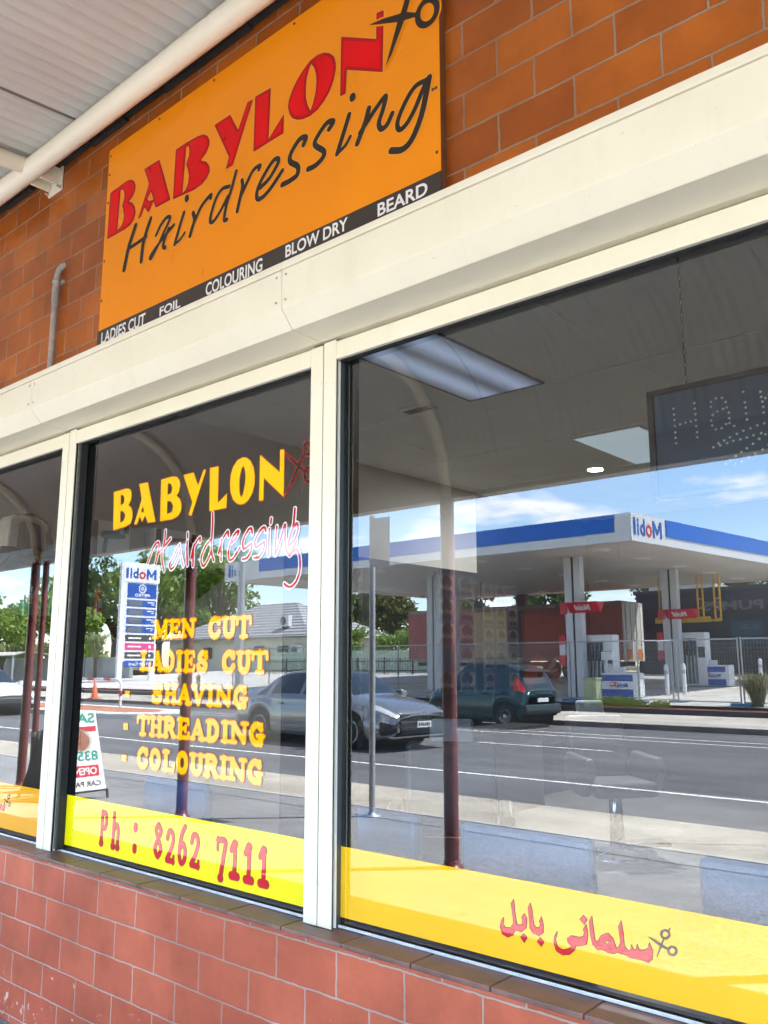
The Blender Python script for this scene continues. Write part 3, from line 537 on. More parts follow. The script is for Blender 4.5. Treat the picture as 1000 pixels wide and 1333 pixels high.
# windows: shutter bottom bar, frame, glass, film and lettering
film_am = mat('amber film', (0.90, 0.50, 0.008), 0.35, var=0.05, scale=3, gloss=1.95)
film_le = mat('lemon film', (0.90, 0.78, 0.0), 0.35, var=0.04, scale=3, gloss=1.95)
film_or = mat('orange film', (0.90, 0.42, 0.02), 0.35, var=0.05, scale=3, gloss=1.95)
wins = []
for i in range(4):
    a, c = MUL[i] + 0.0615, MUL[i + 1] - 0.0615
    b = MB().box(a, c, 0.0, 0.016, 2.535, 2.598); b.box(a, c, 0.022, 0.030, 2.598, 2.611)
    wn = b.build('shop_window', cream, shop, bevel=0.002)
    b = MB().box(a, c, 0.016, 0.04, 2.531, 2.5345); b.build('brush_seal', black_rub, wn)
    b = MB().box(a, c, 0.0305, 0.0355, 0.7065, 0.7145); b.build('sill_bead', silver_al, wn, bevel=0.001)
    b = MB().box(a - .003, c + .003, 0.0525, 0.09, 0.7065, 0.722); b.build('bottom_rail', mat('brown rail', (0.1, 0.075, 0.06), 0.5), wn)
    b = MB().box(a - .003, c + .003, G, G + 0.006, 0.7066, 2.612)
    b.mi = [1, 1, 0, 1, 1, 1]
    b.build('pane', [glass, clear], wn, fix=False)
    if i == 1: a += 0.0415
    b = MB().add([(a - .002, G - 0.0009, 0.734), (c + .002, G - 0.0009, 0.734), (c + .002, G - 0.0009, 0.942), (a - .002, G - 0.0009, 0.942)], [(0, 1, 2, 3)])
    b.build('film_band', (film_or, film_le, film_am, film_am)[i], wn)
    wins.append(wn)
GV = 1.95   # gloss of the film stuck on the outer face of the glass
LF, LO, LW = G - 0.0021, G - 0.0016, G - 0.0012
# --- middle window
wn = wins[1]
b = MB()
for o_, hs in WBAB: letters(b, [(o_, hs)], [], LF, 0.0, 0.0025)
b.build('brand_lettering', yel_v, wn)
b = MB()
for o_, hs in WBAB: letters(b, [(o_, hs)], [], LO, 0.0032, 0.002)
b.build('lettering_outline', org_o, wn)
def ring(c, ex, ez, wd, n=20):
    return (wd, [(c[0] + (ex[0] - c[0]) * math.cos(2 * PI * k / n) + (ez[0] - c[0]) * math.sin(2 * PI * k / n),
                  c[1] + (ex[1] - c[1]) * math.cos(2 * PI * k / n) + (ez[1] - c[1]) * math.sin(2 * PI * k / n)) for k in range(n + 1)])
XC = MUL[2] - 0.062
def clipx(s): return (s[0], [p for p in s[1] if p[0] < XC])
rg = [clipx(ring(*r, 0.011)) for r in WSCIR]
b = MB(); letters(b, [(p, []) for p in WSCI], rg, LF - 0.0003, 0.0, 0.002); b.build('scissors_motif', ink_g, wn)
b = MB(); letters(b, [(p, []) for p in WSCI], rg, LO - 0.0003, 0.0035, 0.002); b.build('motif_outline', mat('dull red vinyl', (0.45, 0.02, 0.02), 0.4, gloss=1.95), wn)
hs_ = [(0.0105, p) for p in WHAIR]
b = MB(); letters(b, [], hs_, LF, 0.0, 0.0022); b.build('script_lettering', mat('cherry vinyl', (0.55, 0.004, 0.02), 0.3, gloss=1.95), wn)
b = MB(); letters(b, [], hs_, LO, 0.0048, 0.0025); b.build('script_outline', white_g, wn)
KX = 0.99537
# slab letters built from strokes: x 0..1, y 0..1
def sv(x, y, w_=0.34): return ('t', [(x - w_ / 2, y), (x + w_ / 2, y)])
B_, T_ = 0.07, 0.93
GL = {
 'M': [('s', [(.17, B_), (.17, T_)]), ('T', [(.83, B_), (.83, T_)]), ('T', [(.2, .9), (.5, .2)]), ('s', [(.5, .2), (.8, .9)]), sv(.15, B_), sv(.83, B_), sv(.14, T_, .24), sv(.86, T_, .24)],
 'E': [('T', [(.27, B_), (.27, T_)]), ('t', [(.1, B_), (.85, B_)]), ('t', [(.1, T_), (.82, T_)]), ('t', [(.3, .5), (.65, .5)]), ('t', [(.86, B_), (.9, .28)]), ('t', [(.82, T_), (.85, .74)]), ('t', [(.66, .38), (.66, .62)])],
 'N': [('s', [(.17, B_), (.17, T_)]), ('s', [(.83, T_), (.83, .1)]), ('T', [(.2, .86), (.8, .12)]), sv(.17, B_), sv(.14, T_, .26), sv(.83, T_)],
 'C': [('T', [(.84, .72), (.7, .88), (.48, .9), (.27, .72), (.22, .5), (.27, .26), (.48, .09), (.72, .12), (.86, .3)]), ('t', [(.86, .68), (.86, .94)])],
 'U': [('T', [(.25, .92), (.25, .4), (.34, .17), (.52, .1), (.7, .17), (.79, .4), (.79, .92)]), sv(.24, T_, .4), sv(.8, T_, .34)],
 'T': [('T', [(.5, B_), (.5, T_)]), ('t', [(.08, T_), (.92, T_)]), ('t', [(.07, T_), (.05, .66)]), ('t', [(.93, T_), (.95, .66)]), sv(.5, B_, .42)],
 'L': [('T', [(.3, B_), (.3, T_)]), ('t', [(.1, B_), (.88, B_)]), sv(.3, T_, .42), ('t', [(.88, B_), (.92, .36)])],
 'A': [('s', [(.15, B_), (.5, .92)]), ('T', [(.5, .88), (.82, B_)]), ('t', [(.28, .32), (.7, .32)]), sv(.14, B_, .28), sv(.82, B_, .36)],
 'D': [('T', [(.26, B_), (.26, T_)]), ('T', [(.28, T_ - .02), (.55, .9), (.78, .7), (.8, .48), (.76, .26), (.55, .1), (.28, B_ + .02)]), sv(.22, B_, .3), sv(.22, T_, .3)],
 'I': [('T', [(.5, B_), (.5, T_)]), sv(.5, B_, .62), sv(.5, T_, .62)],
 'S': [('T', [(.78, .72), (.64, .88), (.42, .88), (.26, .73), (.34, .57), (.6, .48), (.76, .33), (.68, .14), (.46, .09), (.26, .16), (.18, .32)]), ('t', [(.8, .7), (.8, .93)]), ('t', [(.17, .08), (.17, .32)])],
 'H': [('T', [(.24, B_), (.24, T_)]), ('T', [(.78, B_), (.78, T_)]), ('t', [(.2, .5), (.8, .5)]), sv(.22, B_, .36), sv(.8, B_, .36), sv(.22, T_, .36), sv(.8, T_, .36)],
 'V': [('T', [(.17, .92), (.5, .1)]), ('s', [(.5, .1), (.84, .92)]), sv(.16, T_, .34), sv(.85, T_, .28)],
 'G': [('T', [(.8, .74), (.66, .88), (.46, .9), (.26, .72), (.2, .5), (.26, .26), (.46, .09), (.7, .12), (.78, .3)]), ('t', [(.83, .7), (.83, .94)]), ('T', [(.8, .08), (.8, .38)]), sv(.76, .42, .4)],
 'R': [('T', [(.24, B_), (.24, T_)]), ('T', [(.26, .91), (.6, .9), (.76, .72), (.62, .53), (.28, .5)]), ('T', [(.55, .5), (.82, .09)]), sv(.2, B_, .34), sv(.2, T_, .3), sv(.88, B_, .2)],
 'O': [('T', [(.5, .9), (.3, .82), (.2, .5), (.3, .18), (.5, .1), (.7, .18), (.8, .5), (.7, .82), (.5, .9)])],
}
def slab(mb, word, x0, x1, z0, z1, tz0, tz1, y, off):
    """a word from x0..x1 whose foot and cap lines run from (z0, z1) to (tz0, tz1)"""
    ws = {'I': .62, 'M': 1.25, 'N': 1.1, ' ': .5}; tot = sum(ws.get(k, 1) for k in word); st = []; x = x0; h = z1 - z0
    for k in word:
        wd = (x1 - x0) * ws.get(k, 1) / tot; f0 = (x - x0) / (x1 - x0)
        za = z0 + (tz0 - z0) * f0; zb = z1 + (tz1 - z1) * f0
        for ty, pts in GL.get(k, []):
            st.append(({'T': .27, 's': .19, 't': .155}[ty] * h, [(x + wd * (0.02 + .96 * p[0]), za + (zb - za) * p[1]) for p in pts]))
        x += wd
    return letters(mb, [], st, y, off, 0.0018)
for nm, off, yy, m in (('price_list_lettering', 0.001, LF, mat('golden vinyl', (0.9, 0.50, 0.0), 0.35, var=0.04, gloss=1.95)), ('list_outline', 0.0043, LO, mat('red orange vinyl', (0.72, 0.13, 0.01), 0.35, gloss=1.95))):
    for wds in ([('MEN', -3.05, -2.765, 1.609, 1.682, 1.61, 1.682), ('CUT', -2.692, -2.43, 1.603, 1.682, 1.599, 1.678)],
                [('LADIES', -3.135, -2.672, 1.481, 1.56, 1.474, 1.555), ('CUT', -2.603, -2.335, 1.474, 1.554, 1.471, 1.55)],
                [('SHAVING', -3.045, -2.44, 1.353, 1.43, 1.349, 1.426)], [('THREADING', -3.135, -2.345, 1.222, 1.3, 1.224, 1.3)], [('COLOURING', -3.13, -2.35, 1.095, 1.174, 1.095, 1.173)]):
        for q in wds:
            b = MB(); slab(b, q[0], q[1] * KX, q[2] * KX, *[1.5 + (z - 1.5) * KX for z in q[3:]], yy, off); b.build(nm, m, wn)
        if wds[0][0] in ('THREADING', 'COLOURING', 'SHAVING'):
            zc = (wds[0][3] + wds[0][4]) / 2 - .008; b = MB(); letters(b, [([(-3.217, zc - .012), (-3.185, zc - .012), (-3.185, zc + .012), (-3.217, zc + .012)], [])], [], yy, off * .7, 0.0018); b.build('bullet_mark', m, wn)
DG = {
 'P': [('s', [(.2, .06), (.25, .95)]), ('s', [(.25, .93), (.75, .9), (.85, .68), (.65, .5), (.3, .5)]), ('d', [(.18, .06), (.28, .06)])],
 'h': [('s', [(.2, .06), (.25, .96)]), ('s', [(.25, .5), (.6, .66), (.85, .52), (.82, .06)]), ('d', [(.18, .06), (.26, .06)]), ('d', [(.78, .06), (.86, .06)])],
 ':': [('d', [(.5, .85), (.5, .95)]), ('d', [(.5, .1), (.5, .2)])],
 '8': [('s', [(.5, .94), (.2, .78), (.5, .55), (.86, .28), (.5, .06), (.14, .28), (.5, .55), (.82, .78), (.5, .94)])],
 '2': [('s', [(.15, .72), (.3, .92), (.65, .92), (.84, .72), (.6, .42), (.15, .12)]), ('s', [(.15, .1), (.9, .1)]), ('t', [(.9, .04), (.93, .24)])],
 '6': [('s', [(.75, .98), (.4, .78), (.16, .4), (.24, .12), (.5, .05), (.8, .16), (.84, .38), (.62, .54), (.3, .45)])],
 '7': [('s', [(.1, .9), (.9, .9), (.7, .5), (.45, .05)]), ('t', [(.08, .68), (.1, .95)]), ('d', [(.42, .05), (.5, .05)])],
 '1': [('s', [(.2, .74), (.55, .94), (.55, .06)]), ('d', [(.25, .06), (.85, .06)]), ('d', [(.5, .92), (.6, .92)])],
}
PH = [('P', -3.372, -3.31, .765, .905), ('h', -3.285, -3.219, .763, .906), (':', -3.13, -3.09, .768, .874), ('8', -2.984, -2.921, .767, .90), ('2', -2.905, -2.84, .758, .885),
      ('6', -2.827, -2.765, .765, .906), ('2', -2.753, -2.686, .762, .89), ('7', -2.596, -2.532, .747, .896), ('1', -2.525, -2.46, .765, .889), ('1', -2.447, -2.384, .763, .889), ('1', -2.37, -2.306, .763, .888)]
for nm, off, yy, m in (('phone_lettering', 0.0, LF, red_v), ('phone_outline', 0.0018, LO, mat('dark olive vinyl', (0.12, 0.07, 0.0), 0.4, gloss=1.95))):
    for grp in (PH[:2], PH[2:3], PH[3:7], PH[7:]):
        b = MB(); st = []
        for k, x0, x1, z0, z1 in grp:
            x0, x1 = x0 * KX, x1 * KX; z0, z1 = 1.5 + (z0 - 1.5) * KX, 1.5 + (z1 - 1.5) * KX
            for ty, pts in DG[k]: st.append(({'s': .0185, 't': .011, 'd': .026}[ty], [(x0 + (x1 - x0) * (.08 + .84 * p[0]), z0 + (z1 - z0) * p[1]) for p in pts]))
        letters(b, [], st, yy, off, 0.0016); b.build(nm, m, wn)
# --- the band lettering on the outer windows
for wi, dx in ((2, 0.0), (0, -3.26)):
    wn = wins[wi]
    sh = lambda P: [(p[0] + dx, p[1]) for p in P]
    po = [(sh(p), [sh(ARABHOLE)] if k == 6 else []) for k, p in enumerate(ARAB)]
    b = MB(); letters(b, po, [], LF, 0.0, 0.0018); b.build('script_lettering', red_v, wn)
    b = MB(); letters(b, po, [], LO, 0.0016, 0.0018); b.build('script_outline', mat('dark maroon vinyl', (0.1, 0.01, 0.01), 0.4, gloss=1.95), wn)
    rg = [ring(*[sh([q])[0] for q in r], 0.0055) for r in ASCIR[:2]] + [(0.0035, sh(ASCIR[2]))]
    b = MB(); letters(b, [(sh(p), []) for p in ASCI], rg, LF - .0002, 0.0, 0.0015); b.build('scissors_motif', ink_g, wn)

# ------------------------------------------------------------------ sign board over the windows
SY = -0.005
sg = thing('sign_board', 'orange sheet metal shop sign with red capitals, black script and scissors above the windows', 'shop sign', (-2.51, 0.0, 2.95))
sheetm = mat('orange enamel', (0.84, 0.27, 0.006), 0.33, var=0.07, scale=2.5, bump=0.12, bscale=3, col2=(0.80, 0.245, 0.006), spec=0.2)
b = MB().box(-3.522, -1.4975, SY, SY + 0.003, 3.05, 3.985); b.build('panel', sheetm, sg, bevel=0.0008)
b = MB().box(-3.53, -1.4975, SY - .0002, SY + 0.0028, 2.845, 3.0498); b.build('base_strip', mat('dark brown strip', (0.045, 0.034, 0.028), 0.4, var=0.15), sg)
b = MB().box(-3.515, -3.475, SY + .003, 0.03, 2.845, 3.975); b.box(-1.535, -1.499, SY + .003, 0.03, 2.845, 3.975); b.box(-3.475, -1.535, SY + .003, 0.03, 3.93, 3.975)
b.build('timber_frame', mat('stained timber', (0.16, 0.055, 0.02), 0.6, var=0.3, scale=8), sg)
b = MB()
for o_, h in SIGN: letters(b, [(o_, [h] if h else [])], [], SY - 0.0012, 0.0, 0.003)
b.build('brand_lettering', mat('deep red vinyl', (0.36, 0.004, 0.012), 0.35, var=0.2, scale=5, spec=0.15), sg)
for off, dy, nm, m in ((-0.006, .0016, 'lettering_middle', mat('crimson vinyl', (0.52, 0.004, 0.008), 0.35, spec=0.15)), (-0.0125, .002, 'lettering_face', mat('signal red vinyl', (0.72, 0.003, 0.006), 0.32, var=0.12, scale=4, spec=0.15))):
    b = MB()
    for o_, h in SIGN: letters(b, [(o_, [h] if h else [])], [], SY - dy, off, 0.003)
    b.build(nm, m, sg)
rgs = [ring(*r, 0.0235) for r in SCIRING]
edge = mat('pale orange outline', (0.86, 0.36, 0.05), 0.35)
b = MB(); letters(b, [(p, []) for p in SCI], rgs, SY - 0.0026, 0.0075, 0.003); b.build('motif_outline', sheetm, sg)
b = MB(); letters(b, [(p, []) for p in SCI], rgs, SY - 0.0032, 0.0, 0.003); b.build('scissors_motif', ink, sg)
b = MB(); letters(b, [], HAIR, SY - 0.0022, 0.0008, 0.0025); b.build('script_lettering', ink, sg)
b = MB(); letters(b, [], HAIR, SY - 0.0014, 0.0042, 0.003); b.build('script_outline', edge, sg)
b = MB()
for o_, h in SIGN: letters(b, [(o_, [h] if h else [])], [], SY - 0.0008, 0.0028, 0.003)
b.build('lettering_outline', edge, sg)
for wd, q in STRIP.items():
    b = MB(); zb = (q[0][1] + q[1][1]) / 2
    text(b, wd, lambda p: (p[0], SY - 0.0016, p[1]), q[0][0], q[1][0], zb, q[2][1] + .002, 0.022); b.build('service_lettering', white_v, sg)
b = MB()
for (x, z) in [(-3.505, 3.95), (-3.505, 3.85), (-3.505, 3.7), (-3.508, 3.4), (-3.51, 3.2), (-1.512, 3.6), (-1.512, 3.35), (-1.512, 3.12), (-1.525, 3.35), (-2.2, 3.965), (-2.7, 3.965), (-3.1, 3.965)]:
    b.lathe((x, SY - .0002, z), [(0.006, 0), (0.005, -0.002), (0, -0.003)], 8, 'y')
b.build('screw', mat('rusty screw', (0.05, 0.03, 0.02), 0.6), sg)

# conduit on the wall
cp = thing('wall_conduit', 'grey pipe clipped to the wall left of the sign, bent inwards at its top', 'pipe', (-3.98, 0.0, 2.83))
gm = mat('grey pipe paint', (0.40, 0.37, 0.34), 0.45, var=0.25, scale=14, bump=0.05)
b = MB().tube([(-3.983, 0.004, 2.80), (-3.983, 0.004, 3.44), (-3.982, 0.006, 3.48), (-3.976, 0.012, 3.512), (-3.966, 0.022, 3.532), (-3.955, 0.036, 3.54)], 0.0155, 12); b.tube([(-3.983, 0.004, 3.33), (-3.983, 0.004, 3.42)], 0.0185, 12); b.build('pipe', gm, cp)
b = MB()
for z in (2.885, 3.445):
    b.tube([(-3.983, 0.004, z - .008), (-3.983, 0.004, z + .008)], 0.0195, 12); b.box(-3.983, -3.945, 0.022, 0.03, z - .009, z + .009)
b.build('clip', galv, cp)

# ------------------------------------------------------------------ veranda over the footpath
ver = thing('veranda', 'bullnose corrugated iron veranda on cream pipe ribs and maroon posts over the footpath', 'veranda', (-4.1, -3.36, 0))
def roof_pt(t):
    """along the sheet from the wall (0) outwards, with the bullnose at the end"""
    if t < 2.55: return (0.02 - t, 4.152 - 0.0875 * t)
    a = (t - 2.55) / 0.95; a = a * R(82) + R(5); rad = 0.98
    y0, z0 = 0.02 - 2.55, 4.152 - 0.0875 * 2.55
    return (y0 - rad * (math.sin(a) - math.sin(R(5))), z0 - rad * (math.cos(R(5)) - math.cos(a)))
ts = [0, .6, 1.2, 1.8, 2.4, 2.55] + [2.55 + .095 * k for k in range(1, 11)]
N = int(18 / 0.0127); vs = []; fs = []
for i in range(N + 1):
    x = -13 + i * 0.0127; h = 0.0115 * math.sin(2 * PI * x / 0.0762)
    for t in ts:
        y, z = roof_pt(t); y2, z2 = roof_pt(t + .01); ny, nz_ = (z2 - z), -(y2 - y); l = math.hypot(ny, nz_)
        vs.append((x, y + h * ny / l, z + h * nz_ / l))
k = len(ts)
for i in range(N):
    for j in range(k - 1): fs.append((i * k + j, (i + 1) * k + j, (i + 1) * k + j + 1, i * k + j + 1))
MB().add(vs, fs, True).build('roof_sheet', iron, ver, fix=False)
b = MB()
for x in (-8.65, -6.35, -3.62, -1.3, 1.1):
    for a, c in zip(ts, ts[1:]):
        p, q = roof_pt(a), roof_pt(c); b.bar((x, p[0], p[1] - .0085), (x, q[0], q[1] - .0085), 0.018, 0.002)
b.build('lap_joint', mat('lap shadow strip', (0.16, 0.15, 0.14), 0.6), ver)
b = MB().tube([(-13, -0.125, 4.062), (5, -0.125, 4.062)], 0.052, 20); b.build('wall_beam', cream, ver)
b = MB()
for x in [i * 0.31 - 9 for i in range(44)]:
    z0 = 4.122 + random.uniform(-.012, .008); b.box(x, x + .31, 0.0, 0.029, z0, 4.17)
b.build('flashing', mat('tarry flashing', (0.035, 0.03, 0.027), 0.9, var=0.4, bump=0.5, bscale=40), ver)
RIB = [-10.9, -7.5, -4.1, -0.7, 2.7]
for x in RIB:
    P = []
    for t in [0.1, .6, 1.2, 1.8, 2.4, 2.6, 2.75, 2.9, 3.05, 3.2, 3.35, 3.5]:
        y, z = roof_pt(t); y2, z2 = roof_pt(t + .01); ny, nz_ = (z2 - z), -(y2 - y); l = math.hypot(ny, nz_)
        P.append((x, y - 0.062 * ny / l, z - 0.062 * nz_ / l))
    P.append((x, -3.42, 2.86))
    MB().tube(P, 0.043, 16).build('rib', cream, ver)
    b = MB().box(x - .075, x + .065, 0.018, 0.029, 3.995, 4.165); b.box(x - .06, x - .052, -.09, 0.018, 4.02, 4.12); b.box(x + .04, x + .048, -.09, 0.018, 4.02, 4.12)
    br = b.build('bracket', cream, ver, bevel=0.003)
    b = MB()
    for dx_, z in ((-.068, 4.01), (.056, 4.01), (-.068, 4.14)): b.lathe((x + dx_, 0.018, z), [(0.009, 0), (0.009, -0.006), (0.005, -0.006), (0.005, -0.02), (0, -0.02)], 6, 'y', False)
    b.build('bolt', galv, br)
    b = MB().tube([(x, -3.39, 0), (x, -3.39, 2.84)], 0.057, 20); po = b.build('post', steel_red, ver)
    b = MB().lathe((x, -3.39, 0.0), [(0.09, 0), (0.09, 0.012), (0.063, 0.016), (0.063, 0.05), (0.058, 0.055)], 18); b.build('foot_flange', steel_red, po)
b = MB().tube([(-10.62, -3.39, 0), (-10.62, -3.39, 2.84)], 0.04, 18); po = b.build('downpipe', steel_red, ver)
b = MB().lathe((-10.62, -3.39, .62), [(0.048, 0), (0.052, .03), (0.048, .06)], 16); b.build('clamp', galv, po)
b = MB().prism([(-3.40, 3.06), (-3.40, 2.83), (-3.53, 2.83), (-3.545, 2.95), (-3.535, 2.95), (-3.522, 2.842), (-3.41, 2.842), (-3.41, 3.06)], -13, 5, 'yz')
b.build('gutter', mat('gutter paint', (0.42, 0.36, 0.30), 0.4, var=0.15), ver)

# ------------------------------------------------------------------ inside the shop
wall_i = mat('cream interior paint', (0.46, 0.44, 0.395), 0.7, var=0.06, scale=1.5)
ceil_m = mat('ceiling board', (0.80, 0.81, 0.74), 0.8, var=0.05, scale=2)
dark_i = mat('dark feature wall', (0.014, 0.018, 0.024), 0.5, var=0.2)
b = MB().box(-5.42, 3.2, 0.17, 8.4, 3.4, 3.5); ce = b.build('ceiling', ceil_m, shop)
b = MB()
for y in (1.62, 2.95, 4.3, 5.6): b.box(-5.4, 3.2, y - .009, y + .009, 3.394, 3.3995)
for x in (-4.6, -3.4, -2.2, -1.0, .2, 1.4): b.box(x - .003, x + .003, 0.2, 8.3, 3.397, 3.3995)
b.build('cover_strip', mat('cover strip', (0.92, 0.91, 0.88), 0.4), ce)
b = MB().box(-5.52, -5.4, 0.17, 8.3, 0, 3.4); b.build('interior_wall', wall_i, shop)
b = MB().box(3.1, 3.2, 0.17, 8.3, 0, 3.4); b.build('interior_wall', wall_i, shop)
b = MB().box(-5.4, 3.1, 8.3, 8.4, 0, 3.4); b.build('interior_wall', dark_i, shop)
b = MB().box(-5.4, 3.1, 0.17, 8.3, -0.05, 0.02); b.build('interior_floor', mat('floor vinyl', (0.34, 0.33, 0.31), 0.4, var=0.2, scale=2), shop)
b = MB().box(-5.4, 3.1, 0.17, 0.2, 2.62, 3.4); b.box(-5.4, 3.1, 0.17, 0.2, 0.02, 0.66); b.build('interior_lining', wall_i, shop)
MB().add([(-13.2, 0.171, 4.6), (5, 0.171, 4.6), (5, 9, 4.3), (-13.2, 9, 4.3)], [(0, 1, 2, 3)]).build('roof', mat('roof iron', (.4, .4, .4), .6), shop)
MB().box(-13, 5, 8.9, 9.0, 0, 4.3).build('rear_wall', brick_up, shop)
MB().box(-5.4, -5.397, 2.9, 5.75, 0.02, 2.5).build('feature_panel', dark_i, shop); MB().box(-5.4, -5.397, 5.7505, 8.3, 0.02, 3.39).build('feature_panel', dark_i, shop)
# ceiling lights: a frosted cover with two tubes glowing dimly behind it
def diffuser(name, st):
    m, n, b, o = nodes(name); t = nd(n, 'TexCoord'); s = nd(n, 'SeparateXYZ', {0: t.outputs['Object']})
    ab = nd(n, 'Math', {0: s.outputs['X']}, operation='ABSOLUTE'); d = nd(n, 'Math', {0: ab.outputs[0], 1: -0.15}, operation='ADD')
    q = nd(n, 'Math', {0: d.outputs[0], 1: d.outputs[0]}, operation='MULTIPLY'); e = nd(n, 'Math', {0: q.outputs[0], 1: -85.0}, operation='MULTIPLY')
    ex = nd(n, 'Math', {0: e.outputs[0]}, operation='EXPONENT')
    vo = nd(n, 'TexVoronoi', {'Vector': t.outputs['Object'], 'Scale': 90.0}); k = nd(n, 'MapRange', {0: vo.outputs['Distance'], 3: 0.7, 4: 1.3})
    f = nd(n, 'Math', {0: ex.outputs[0], 1: k.outputs[0]}, operation='MULTIPLY'); f2 = nd(n, 'Math', {0: f.outputs[0], 1: st}, operation='MULTIPLY')
    n.links.new(f2.outputs[0], b.inputs['Emission Strength']); b.inputs['Emission Color'].default_value = (0.52, 0.68, 1.0, 1)
    b.inputs['Base Color'].default_value = (0.16, 0.18, 0.21, 1); b.inputs['Roughness'].default_value = 0.3
    return m
for k, (cx, cyy, st, lb) in enumerate([(-3.155, 2.3, 0.05, 'long ceiling light with two dim bluish tubes nearest the window'), (-3.125, 4.98, 0.0, 'pale ceiling light panel further back, half behind the hanging sign')]):
    t = thing('ceiling_light', lb, 'ceiling light', (cx, cyy, 3.395), group='panel lights on the shop ceiling')
    b = MB().box(cx - .31, cx + .31, cyy - .63, cyy - .61, 3.388, 3.3995); b.box(cx - .31, cx + .31, cyy + .61, cyy + .63, 3.388, 3.3995); b.box(cx - .31, cx - .295, cyy - .61, cyy + .61, 3.388, 3.3995); b.box(cx + .295, cx + .31, cyy - .61, cyy + .61, 3.388, 3.3995)
    b.build('frame', white_al if k else dark_i, t)
    b = MB().box(cx - .295, cx + .295, cyy - .61, cyy + .61, 3.391, 3.3985)
    b.build('diffuser', diffuser('tube diffuser', 0.06) if k == 0 else emis_mat('panel diffuser', (0.66, 0.83, 0.92), 0.06), t)
t = thing('downlight', 'small lit round downlight in the ceiling beside the rear light panel', 'downlight', (-3.82, 5.54, 3.39))
MB().lathe((-3.82, 5.54, 3.3995), [(0.085, 0), (0.085, -0.012), (0.07, -0.012)], 20).build('trim', white_al, t)
MB().lathe((-3.82, 5.54, 3.3868), [(0.07, 0), (0, -0.001)], 20).build('lamp_disc', emis_mat('lit lamp', (0.96, 0.98, 1.0), 290.0), t)
t = thing('ceiling_vent', 'small slotted air vent in the ceiling near the long light', 'vent', (-3.87, 2.83, 3.39))
b = MB(); b.box(-4.0, -3.74, 2.76, 2.775, 3.38, 3.3995); b.box(-4.0, -3.74, 2.885, 2.9, 3.38, 3.3995); b.box(-4.0, -3.985, 2.775, 2.885, 3.38, 3.3995); b.box(-3.755, -3.74, 2.775, 2.885, 3.38, 3.3995); b.build('frame', ceil_m, t)
b = MB()
for k in range(5): b.box(-3.985, -3.755, 2.782 + k * .022, 2.79 + k * .022, 3.384, 3.397)
b.build('slat', mat('vent slat', (.12, .12, .11), .6), t)
# illuminated dot sign, switched off, on chains
led = thing('hanging_sign', 'unlit dotted LED sign in a black frame hanging on a chain inside the window', 'LED sign', (-0.62, 0.2, 2.13))
b = MB(); b.box(-0.952, -0.30, 0.2, 0.225, 2.232, 2.248); b.box(-0.952, -0.30, 0.2, 0.225, 1.94, 1.956); b.box(-0.952, -0.934, 0.2, 0.225, 1.956, 2.232); b.box(-0.318, -0.30, 0.2, 0.225, 1.956, 2.232)
b.build('frame', mat('gloss black frame', (0.02, 0.024, 0.028), 0.2), led, bevel=0.003)
b = MB().box(-0.934, -0.318, 0.209, 0.222, 1.956, 2.232); b.build('backing', mat('dark blue acrylic', (0.014, 0.052, 0.095), 0.35), led)
b = MB()
for x, z in DOTS: b.lathe((x, 0.2085, z), [(0.0036, 0), (0.003, -0.002), (0, -0.004)], 8, 'y')
b.build('dot_lettering', mat('clear LED caps', (0.92, 0.88, 0.72), 0.2), led)
for cx in (-0.842, -0.42):
    b = MB()
    for k in range(64):
        z = 2.25 + k * 0.018
        P = [(cx + (.0035 * math.cos(a) if k % 2 else 0), 0.212 + (0 if k % 2 else .0035 * math.cos(a)), z + .0105 * math.sin(a)) for a in [2 * PI * q / 8 for q in range(9)]]
        b.tube(P, 0.0011, 5, False)
    b.build('chain', mat('brass chain', (0.16, 0.12, 0.055), 0.4, metal=0.7), led)
# shelves along the left wall
ply = mat('black shelf', (0.02, 0.02, 0.022), 0.35)
def shelf(z, y0, y1, lb):
    t = thing('wall_shelf', lb, 'shelf', (-5.4, y0, z), group='shelves on the left shop wall')
    MB().box(-5.4, -5.0, y0, y1, z - .045, z).build('board', ply, t, bevel=0.003)
    for y in (y0 + .08, y1 - .08):
        MB().prism([(-5.399, z - .045), (-5.06, z - .045), (-5.399, z - .2)], y - .004, y + .004).build('bracket', ply, t)
    return t
shelf(2.20, 0.30, 2.1, 'upper black shelf holding the tote bag and hair dryer boxes')
shelf(1.80, 0.30, 1.3, 'lower black shelf holding the green product bottles')
# hair dryer boxes
def dryer_box(y0, y1, z1, col, lb):
    t = thing('hair_dryer_box', lb, 'box', (-5.06, (y0 + y1) / 2, 2.2), group='hair dryer boxes on the shelf')
    MB().box(-5.16, -5.03, y0, y1, 2.201, z1).build('carton', mat('grey printed carton', (0.82, 0.83, 0.84), 0.45, var=0.08), t, bevel=0.002)
    m = mat('print ' + str(col), col, 0.4); ym = (y0 + y1) / 2; s = (y1 - y0) / .28; z = z1 - .09
    b = MB(); F = lambda p: (-5.0285, p[0], p[1])
    letters(b, [], [(0.05 * s, [(ym - .05 * s, z), (ym + .05 * s, z + .004)]), (0.03 * s, [(ym + .07 * s, z), (ym + .09 * s, z)]), (0.028 * s, [(ym - .035 * s, z - .02), (ym - .045 * s, z - .11 * s)])], 0, 0, 0.002, F); b.build('dryer_print', m, t)
    b = MB().box(-5.0295, -5.0287, y0, y0 + .045, 2.205, z1 - .004); b.box(-5.0295, -5.0287, y1 - .05, y1 - .012, z1 - .07, z1 - .012); b.build('dark_print', ink, t)
dryer_box(0.885, 1.17, 2.44, (0.03, 0.20, 0.24), 'pale box printed with a teal hair dryer at the shelf end nearest the window')
